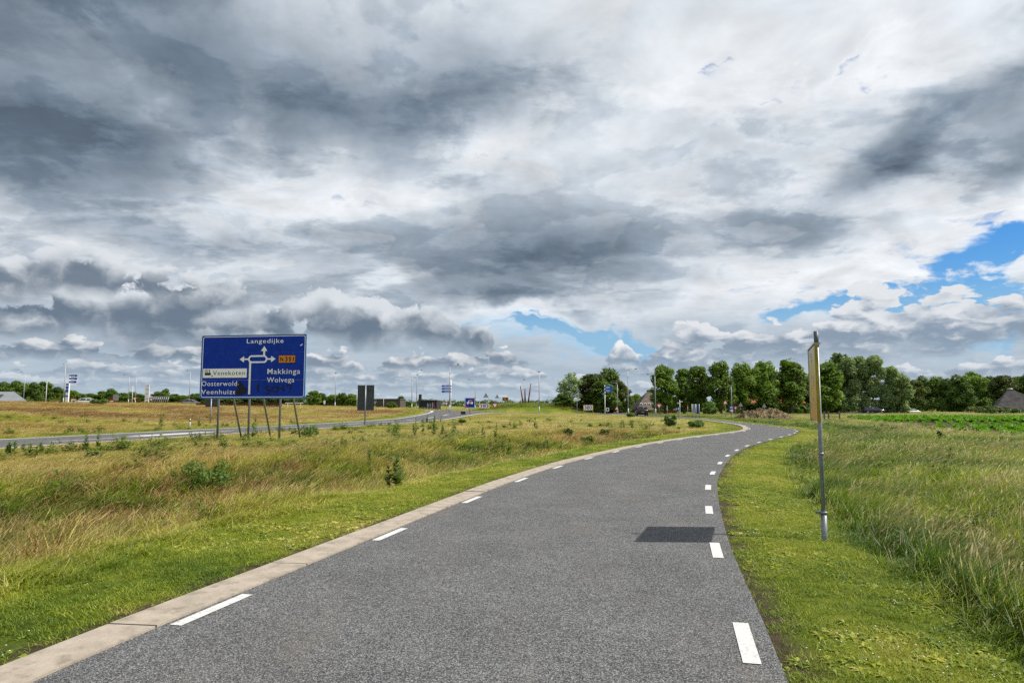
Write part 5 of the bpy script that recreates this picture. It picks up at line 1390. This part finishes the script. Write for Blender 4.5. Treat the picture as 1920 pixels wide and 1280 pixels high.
# ------------------------------------------------------------------ cars
def car(x, y, z, rz, paint, label, kind_='hatch', L=4.25, Wd=1.78, Hc=1.47):
    t = thing('parked_car' if kind_ == 'x' else 'car', (x, y, z), label, 'car', rz=rz)
    h = L / 2; hw = Wd / 2
    # body: cross sections from rear (-h) to nose (+h): (pos, floor, belt, half width)
    secs = {'hatch': [(-1, .42, .78, .80), (-.97, .30, .92, .92), (-.80, .20, .97, 1), (-.3, .18, .95, 1), (.25, .18, .93, 1), (.42, .18, .92, 1), (.75, .20, .80, .97), (.93, .26, .68, .88), (1, .36, .56, .74)],
            'wagon': [(-1, .42, .85, .84), (-.97, .30, .98, .94), (-.80, .20, 1.0, 1), (-.3, .18, .97, 1), (.25, .18, .95, 1), (.42, .18, .93, 1), (.75, .20, .80, .97), (.93, .26, .68, .88), (1, .36, .56, .74)]}[kind_]
    b = MB(); rings = []
    for f, lo, be, w in secs:
        X_, w_ = f * h, w * hw
        rings.append([(X_, -w_ * .88, lo), (X_, w_ * .88, lo), (X_, w_, lo + .16), (X_, w_ * 1.0, be - .16), (X_, w_ * .93, be), (X_, -w_ * .93, be), (X_, -w_ * 1.0, be - .16), (X_, -w_, lo + .16)])
    b.loft(rings); body = b.build('body', paint, t)
    rear, roof0, roof1, front = ((-.93, -.62, .18, .50) if kind_ == 'hatch' else (-.96, -.84, .16, .48))
    g_ = MB(); belt = .93
    g_.loft([[(f * h, -w * hw, zz) for w, zz in ((.90, belt), (a, Hc - .05))] + [(f * h, w * hw, zz) for w, zz in ((a, tp), (.90, belt))] for f, a, tp in ()]) if False else None
    bot = [(rear * h, .90 * hw), (front * h, .90 * hw)]; top = [(roof0 * h, .70 * hw), (roof1 * h, .70 * hw)]
    def hull(sx, zb, zt, inset=0):
        return [[(bot[0][0] + inset, -bot[0][1] * sx, zb), (bot[0][0] + inset, bot[0][1] * sx, zb), (bot[1][0] - inset, bot[1][1] * sx, zb), (bot[1][0] - inset, -bot[1][1] * sx, zb)],
                [(top[0][0], -top[0][1] * sx, zt), (top[0][0], top[0][1] * sx, zt), (top[1][0], top[1][1] * sx, zt), (top[1][0], -top[1][1] * sx, zt)]]
    g_.loft(hull(1, .88, Hc - .09), smooth=False); g_.build('windows', M['glass'], t)
    r_ = MB(); a0, a1, aw = top[0][0], top[1][0], top[0][1]
    r_.loft([[(a0 - .04, -aw * 1.03, Hc - .10), (a0 - .04, aw * 1.03, Hc - .10), (a1 + .04, aw * 1.03, Hc - .10), (a1 + .04, -aw * 1.03, Hc - .10)],
             [(a0 + .1, -aw * .92, Hc - .02), (a0 + .1, aw * .92, Hc - .02), (a1 - .12, aw * .92, Hc - .02), (a1 - .12, -aw * .92, Hc - .02)],
             [(a0 + .4, -aw * .6, Hc), (a0 + .4, aw * .6, Hc), (a1 - .4, aw * .6, Hc), (a1 - .4, -aw * .6, Hc)]])
    r_.build('roof', paint, t)
    p = MB()
    for s in (-1, 1):
        for (xa, xb) in ((bot[0][0], top[0][0]), (bot[1][0], top[1][0])):
            p.tube([(xa, s * bot[0][1] * 1.0, .90), (xb, s * top[0][1] * 1.02, Hc - .09)], .045, 6)
        xm = (-.12 * h); p.tube([(xm, s * .90 * hw, .90), (xm, s * .71 * hw, Hc - .09)], .04, 6)
    p.build('pillars', paint, t)
    for fx in (-.62, .62):
        for s in (-1, 1):
            w = link('wheel', None, t); w.empty_display_size = .1; w.location = (fx * h, s * (hw - .10), .32)
            if not hasattr(car, 'ty'):
                car.ty = MB().tube([(0, -.11, 0), (0, -.09, 0), (0, .09, 0), (0, .11, 0)], [.27, .32, .32, .27], 20).mesh('tyre', M['tyre']); car.ri = MB().tube([(0, -.115, 0), (0, .115, 0)], .20, 12).mesh('rim', M['rim'])
            link('tyre', car.ty, w); link('rim', car.ri, w)
    for s in (-1, 1):
        MB().box((-h * .985, s * hw * .70, .80), (.10, .24, .18)).build('tail_light', M['taillight'], t)
        MB().box((h * .955, s * hw * .62, .62), (.14, .30, .12)).build('headlight', M['headlight'], t)
    MB().box((-h * 1.0, 0, .62), (.03, .50, .11)).build('number_plate', M['yellow'], t)
    MB().box((-h * .985, 0, .38), (.12, Wd * .84, .14)).build('bumper', M['black'], t); MB().box((h * .97, 0, .40), (.12, Wd * .74, .16)).build('bumper', M['black'], t)
    for s in (-1, 1): MB().box((front * h * .72, s * (hw + .06), .98), (.12, .16, .12)).build('mirror', paint, t)
def cmat(n, c): return mat(n, c, .22, .1, var=.05, spec=.6)
x, y, z = ground_at(1202, 113); car(x, y, z + .02, R(86), cmat('car_paint_black', (.012, .013, .016)), 'black car seen from behind on the side road', 'wagon', 4.4, 1.85, 1.50)
x, y, z = ground_at(166, 143); car(x, y, zpix(759.5, 143), R(4), cmat('car_paint_silver', (.62, .66, .72)), 'pale silver hatchback driving at far left behind the slope', 'hatch', 4.25)
x, y, z = ground_at(359, 150); car(x, y, zpix(761, 150), R(3), cmat('car_paint_violet', (.16, .14, .17)), 'dark grey car at the left edge of the big sign', 'hatch', 3.9)
x, y, z = ground_at(1637, 152); car(x, y, z + .02, R(-6), cmat('car_paint_blueblack', (.03, .036, .048)), 'dark estate car with silver bonnet in front of the willow', 'wagon', 4.6, 1.82, 1.46)
for px, lb in ((1680, 'white car roof low in the grass right of the willow'), (1712, 'second white car roof low in the grass farther right of the willow')):
    x, y, z = ground_at(px, 196); car(x, y, z - .55, R(5), cmat('car_paint_white', (.7, .71, .72)), lb, 'hatch', 4.0)

# ------------------------------------------------------------------ buildings
def hip_house(px, d, px0, px1, ridge0, ridge1, eave_py, top_py, depth, roofm, wallm, label, cat='farmhouse', rz=0.0):
    x, y, z = ground_at(px, d); k = d / 1280; t = thing('farmhouse', (x, y, z), label, cat, rz=rz)
    x0, x1, r0, r1 = [(q - px) * k for q in (px0, px1, ridge0, ridge1)]; ze, zt = max(.5, zpix(eave_py, d) - z), zpix(top_py, d) - z
    MB().box(((x0 + x1) / 2, depth / 2, ze / 2 - .1), (x1 - x0 - .7, depth - .7, ze + .2)).build('wall', wallm, t)
    m_ = MB(); e = [(x0, 0, ze), (x1, 0, ze), (x1, depth, ze), (x0, depth, ze)]; a, c = (r0, depth / 2, zt), (r1, depth / 2, zt)
    for f in ((e[0], e[1], c, a), (e[1], e[2], c), (e[2], e[3], a, c), (e[3], e[0], a)): m_.poly(f)
    m_.poly([(p[0], p[1], p[2] - .25) for p in e][::-1])
    for i in range(4): p, q = e[i], e[(i + 1) % 4]; m_.poly([p, q, (q[0], q[1], q[2] - .25), (p[0], p[1], p[2] - .25)])
    rf = m_.build('roof', roofm, t)
    MB().tube([(r0 - .2, depth / 2, zt + .02), (r1 + .2, depth / 2, zt + .02)], .22, 8).build('ridge', M['alu'] if roofm is M['thatch_dark'] else roofm, rf)
    return t, (x0, x1, r0, r1, ze, zt, k, z, depth)
t, q = hip_house(1228, 155, 1193, 1272, 1224, 1250, 768, 732, 11, M['thatch'], M['brick'], 'brown thatched farm roof with small white windows left of the roadside trees')
x0, x1, r0, r1, ze, zt, k, z, dp = q
for px in (1205, 1212.5, 1220):
    zc = zpix(757, 155) - z; f = (zc - ze) / (zt - ze)
    w = MB().box(((px - 1228) * k, f * dp / 2 - .12, zc), (.55, .10, .50), rx=R(-38)).build('roof_window', M['white'], t); MB().box(((px - 1228) * k, f * dp / 2 - .18, zc), (.4, .06, .36), rx=R(-38)).build('pane', M['glass'], w)
for px in (1206, 1226): w = board(t, (px - 1228) * k - .5, .3, (px - 1228) * k + .5, ze - .25, M['white'], 'window', .32, .08); board(w, (px - 1228) * k - .4, .4, (px - 1228) * k + .4, ze - .35, M['glass'], 'pane', .27, .03)
t, q = hip_house(1896, 176, 1872, 1968, 1898, 1904, 766, 729, 10, M['thatch_dark'], M['darkwood'], 'steep dark thatched roof with a pale ridge at the right edge', rz=R(-28))
t, q = hip_house(1448, 146, 1388, 1512, 1405, 1496, 755, 731, 9, M['tile'], M['brick'], 'house with an orange tiled roof showing between the roadside trees', 'house')
x0, x1, r0, r1, ze, zt, k, z, dp = q
for px in (1402, 1432, 1462, 1492): w = board(t, (px - 1448) * k - .55, .8, (px - 1448) * k + .55, ze - .3, M['white'], 'window', .32, .08); board(w, (px - 1448) * k - .45, 1.0, (px - 1448) * k + .45, ze - .4, M['glass'], 'pane', .27, .03)
MB().box((0, dp / 2 - .6, zt + .3), (.8, .8, 1.4)).build('chimney', M['brick'], [c for c in kids(t) if c.name.startswith('roof')][0])
# grey barn roof at far left
x, y, z = ground_at(12, 168); k = 168 / 1280; t = thing('barn', (x, y, z), 'grey sheet roof of a barn low behind the slope at the left edge', 'barn')
zr, ze = zpix(733.5, 168) - z, zpix(752, 168) - z
MB().prism([(-7.2, .3), (4.6, .3), (-2.8, 9.1), (-7.2, 9.1)], -.3, ze, plane='xy').build('wall', M['darkwood'], t)
m_ = MB(); a, b_ = -7.5, 5.0
q_, b2 = -1.7, -2.4
m_.poly([(a, 0, ze), (b_, 0, ze), (q_, 4.6, zr), (a, 4.6, zr)]); m_.poly([(b_, 0, ze), (b2, 9.4, ze), (q_, 4.6, zr)]); m_.poly([(b2, 9.4, ze), (a, 9.4, ze), (a, 4.6, zr), (q_, 4.6, zr)]); m_.poly([(a, 9.4, ze), (a, 0, ze), (a, 4.6, zr)])
rf = m_.build('roof', M['slate'], t); MB().box((-3.6, 2.0, ze + (zr - ze) * .55), (1.4, 1.6, .12), rx=math.atan2(zr - ze, 4.6)).build('skylight', M['glass'], rf)
# brown flat building, black tower building, rust wall
def flat_building(px, d, px0, px1, top, label, m, depth=9, name='flat_building', wins=()):
    x, y, z = ground_at(px, d); k = d / 1280; t = thing(name, (x, y, z), label, 'building'); zt = zpix(top, d) - z; x0, x1 = (px0 - px) * k, (px1 - px) * k
    MB().box(((x0 + x1) / 2, depth / 2, zt / 2 - .2), (x1 - x0, depth, zt + .4)).build('wall', m, t)
    MB().box(((x0 + x1) / 2, depth / 2, zt + .08), (x1 - x0 + .3, depth + .3, .16)).build('roof_edge', M['lamp_dark'], t)
    for (a, c, ya, yb, mm) in wins:
        w = board(t, (a - px) * k, zpix(yb, d) - z, (c - px) * k, zpix(ya, d) - z, M['lamp_dark'], 'window', -.02, .06); board(w, (a - px) * k + .08, zpix(yb, d) - z + .08, (c - px) * k - .08, zpix(ya, d) - z - .08, M[mm], 'pane', -.06, .03)
    return t, zt, k, z
flat_building(728, 172, 706, 750, 748.5, 'low brown flat-roofed building right of the blank sign back', M['darkwood'], wins=((712, 717, 752, 756, 'glass'), (722, 727, 752, 756, 'glass'), (732, 737, 752, 756, 'glass'), (741, 746, 752, 756, 'glass')))
t, zt, k, z = flat_building(803, 150, 790, 818.5, 751, 'black building with a pale figure mural and a slim tower', M['dark'])
tw = MB().box(((786.6 - 803) * k, 1.0, (zpix(739, 150) - z) / 2), (4.6 * k, 1.2, zpix(739, 150) - z)).build('tower', mat('tower_slate', (.035, .042, .05), .6), t)
b = MB(); rr = random.Random(2)
for cx in (802, 806.5, 811):
    pts = []; X0 = (cx - 803) * k; za = zpix(768, 150) - z; zb = zpix(754.5 + rr.uniform(-.5, 1), 150) - z
    w_ = 1.6 * k; zm = za + (zb - za) * .42
    b.prism([(X0 - w_ * .2, za), (X0 + w_ * .2, za), (X0 + w_ * .5, zm), (X0 + w_, zm + .2), (X0 + w_ * .7, zb - .2), (X0 + w_ * .1, zb), (X0 - w_ * .5, zb - .1), (X0 - w_, zm + .3), (X0 - w_ * .4, zm)], -.01, -.03)
b.build('mural', mat('mural_grey', (.45, .44, .47), .8, var=.6, scale=1.2), t)
MB().box(((814.3 - 803) * k, -.02, (zpix(752, 150) - z) * .6), (.14, .03, (zpix(752, 150) - z) * .8)).build('red_strip', M['red'], t)
x, y, z = ground_at(448, 128); k = 128 / 1280; t = thing('rust_wall', (x, y, z), 'long low rust-brown wall behind the posts of the big sign', 'wall'); zt = zpix(755.5, 128) - z
n_ = 14
for i in range(n_):
    w_ = 160 * k / n_; MB().box((-80 * k + (i + .5) * w_, .02 * (i % 2), zt / 2 - .2), (w_ - .03, .10, zt + .4)).build('panel', M['corten'], t)
MB().box((0, .01, zt + .03), (160 * k, .16, .06)).build('coping', M['corten'], t)
x, y, z = ground_at(551, 128); t = thing('barrier_rail', (x, y, z), 'white horizontal rail right behind the big sign posts', 'barrier'); zt = zpix(755.3, 128) - z
MB().box((0, 0, zt), (3.3, .08, .16)).build('rail', M['white'], t); [MB().box((s, .05, zt / 2 - .1), (.1, .1, zt + .1)).build('post', M['white'], t) for s in (-1.2, 0, 1.2)]
x, y, z = ground_at(655, 145); t = thing('guard_rail', (x, y, z), 'pale guard rail left of the dark blank sign back', 'guard rail'); zt = zpix(764, 145) - z
MB().box((0, 0, zt), (4.6, .06, .30)).build('rail', M['alu'], t); [MB().box((s, .07, zt / 2), (.1, .1, zt + .1)).build('post', M['alu'], t) for s in (-2, -.7, .7, 2)]
# hedge and low roof at the right edge
o = thicket(1838, 1960, 150, 1.2, 'hedge', '', 2600, 'hedge'); tag(o, 'long clipped light green hedge before the steep dark roof', 'hedge')
o = thicket(1812, 1900, 158, 1.9, 'crown_olive', '', 1600, 'hedge'); tag(o, 'taller rounded hedge at the left foot of the steep dark roof', 'hedge')
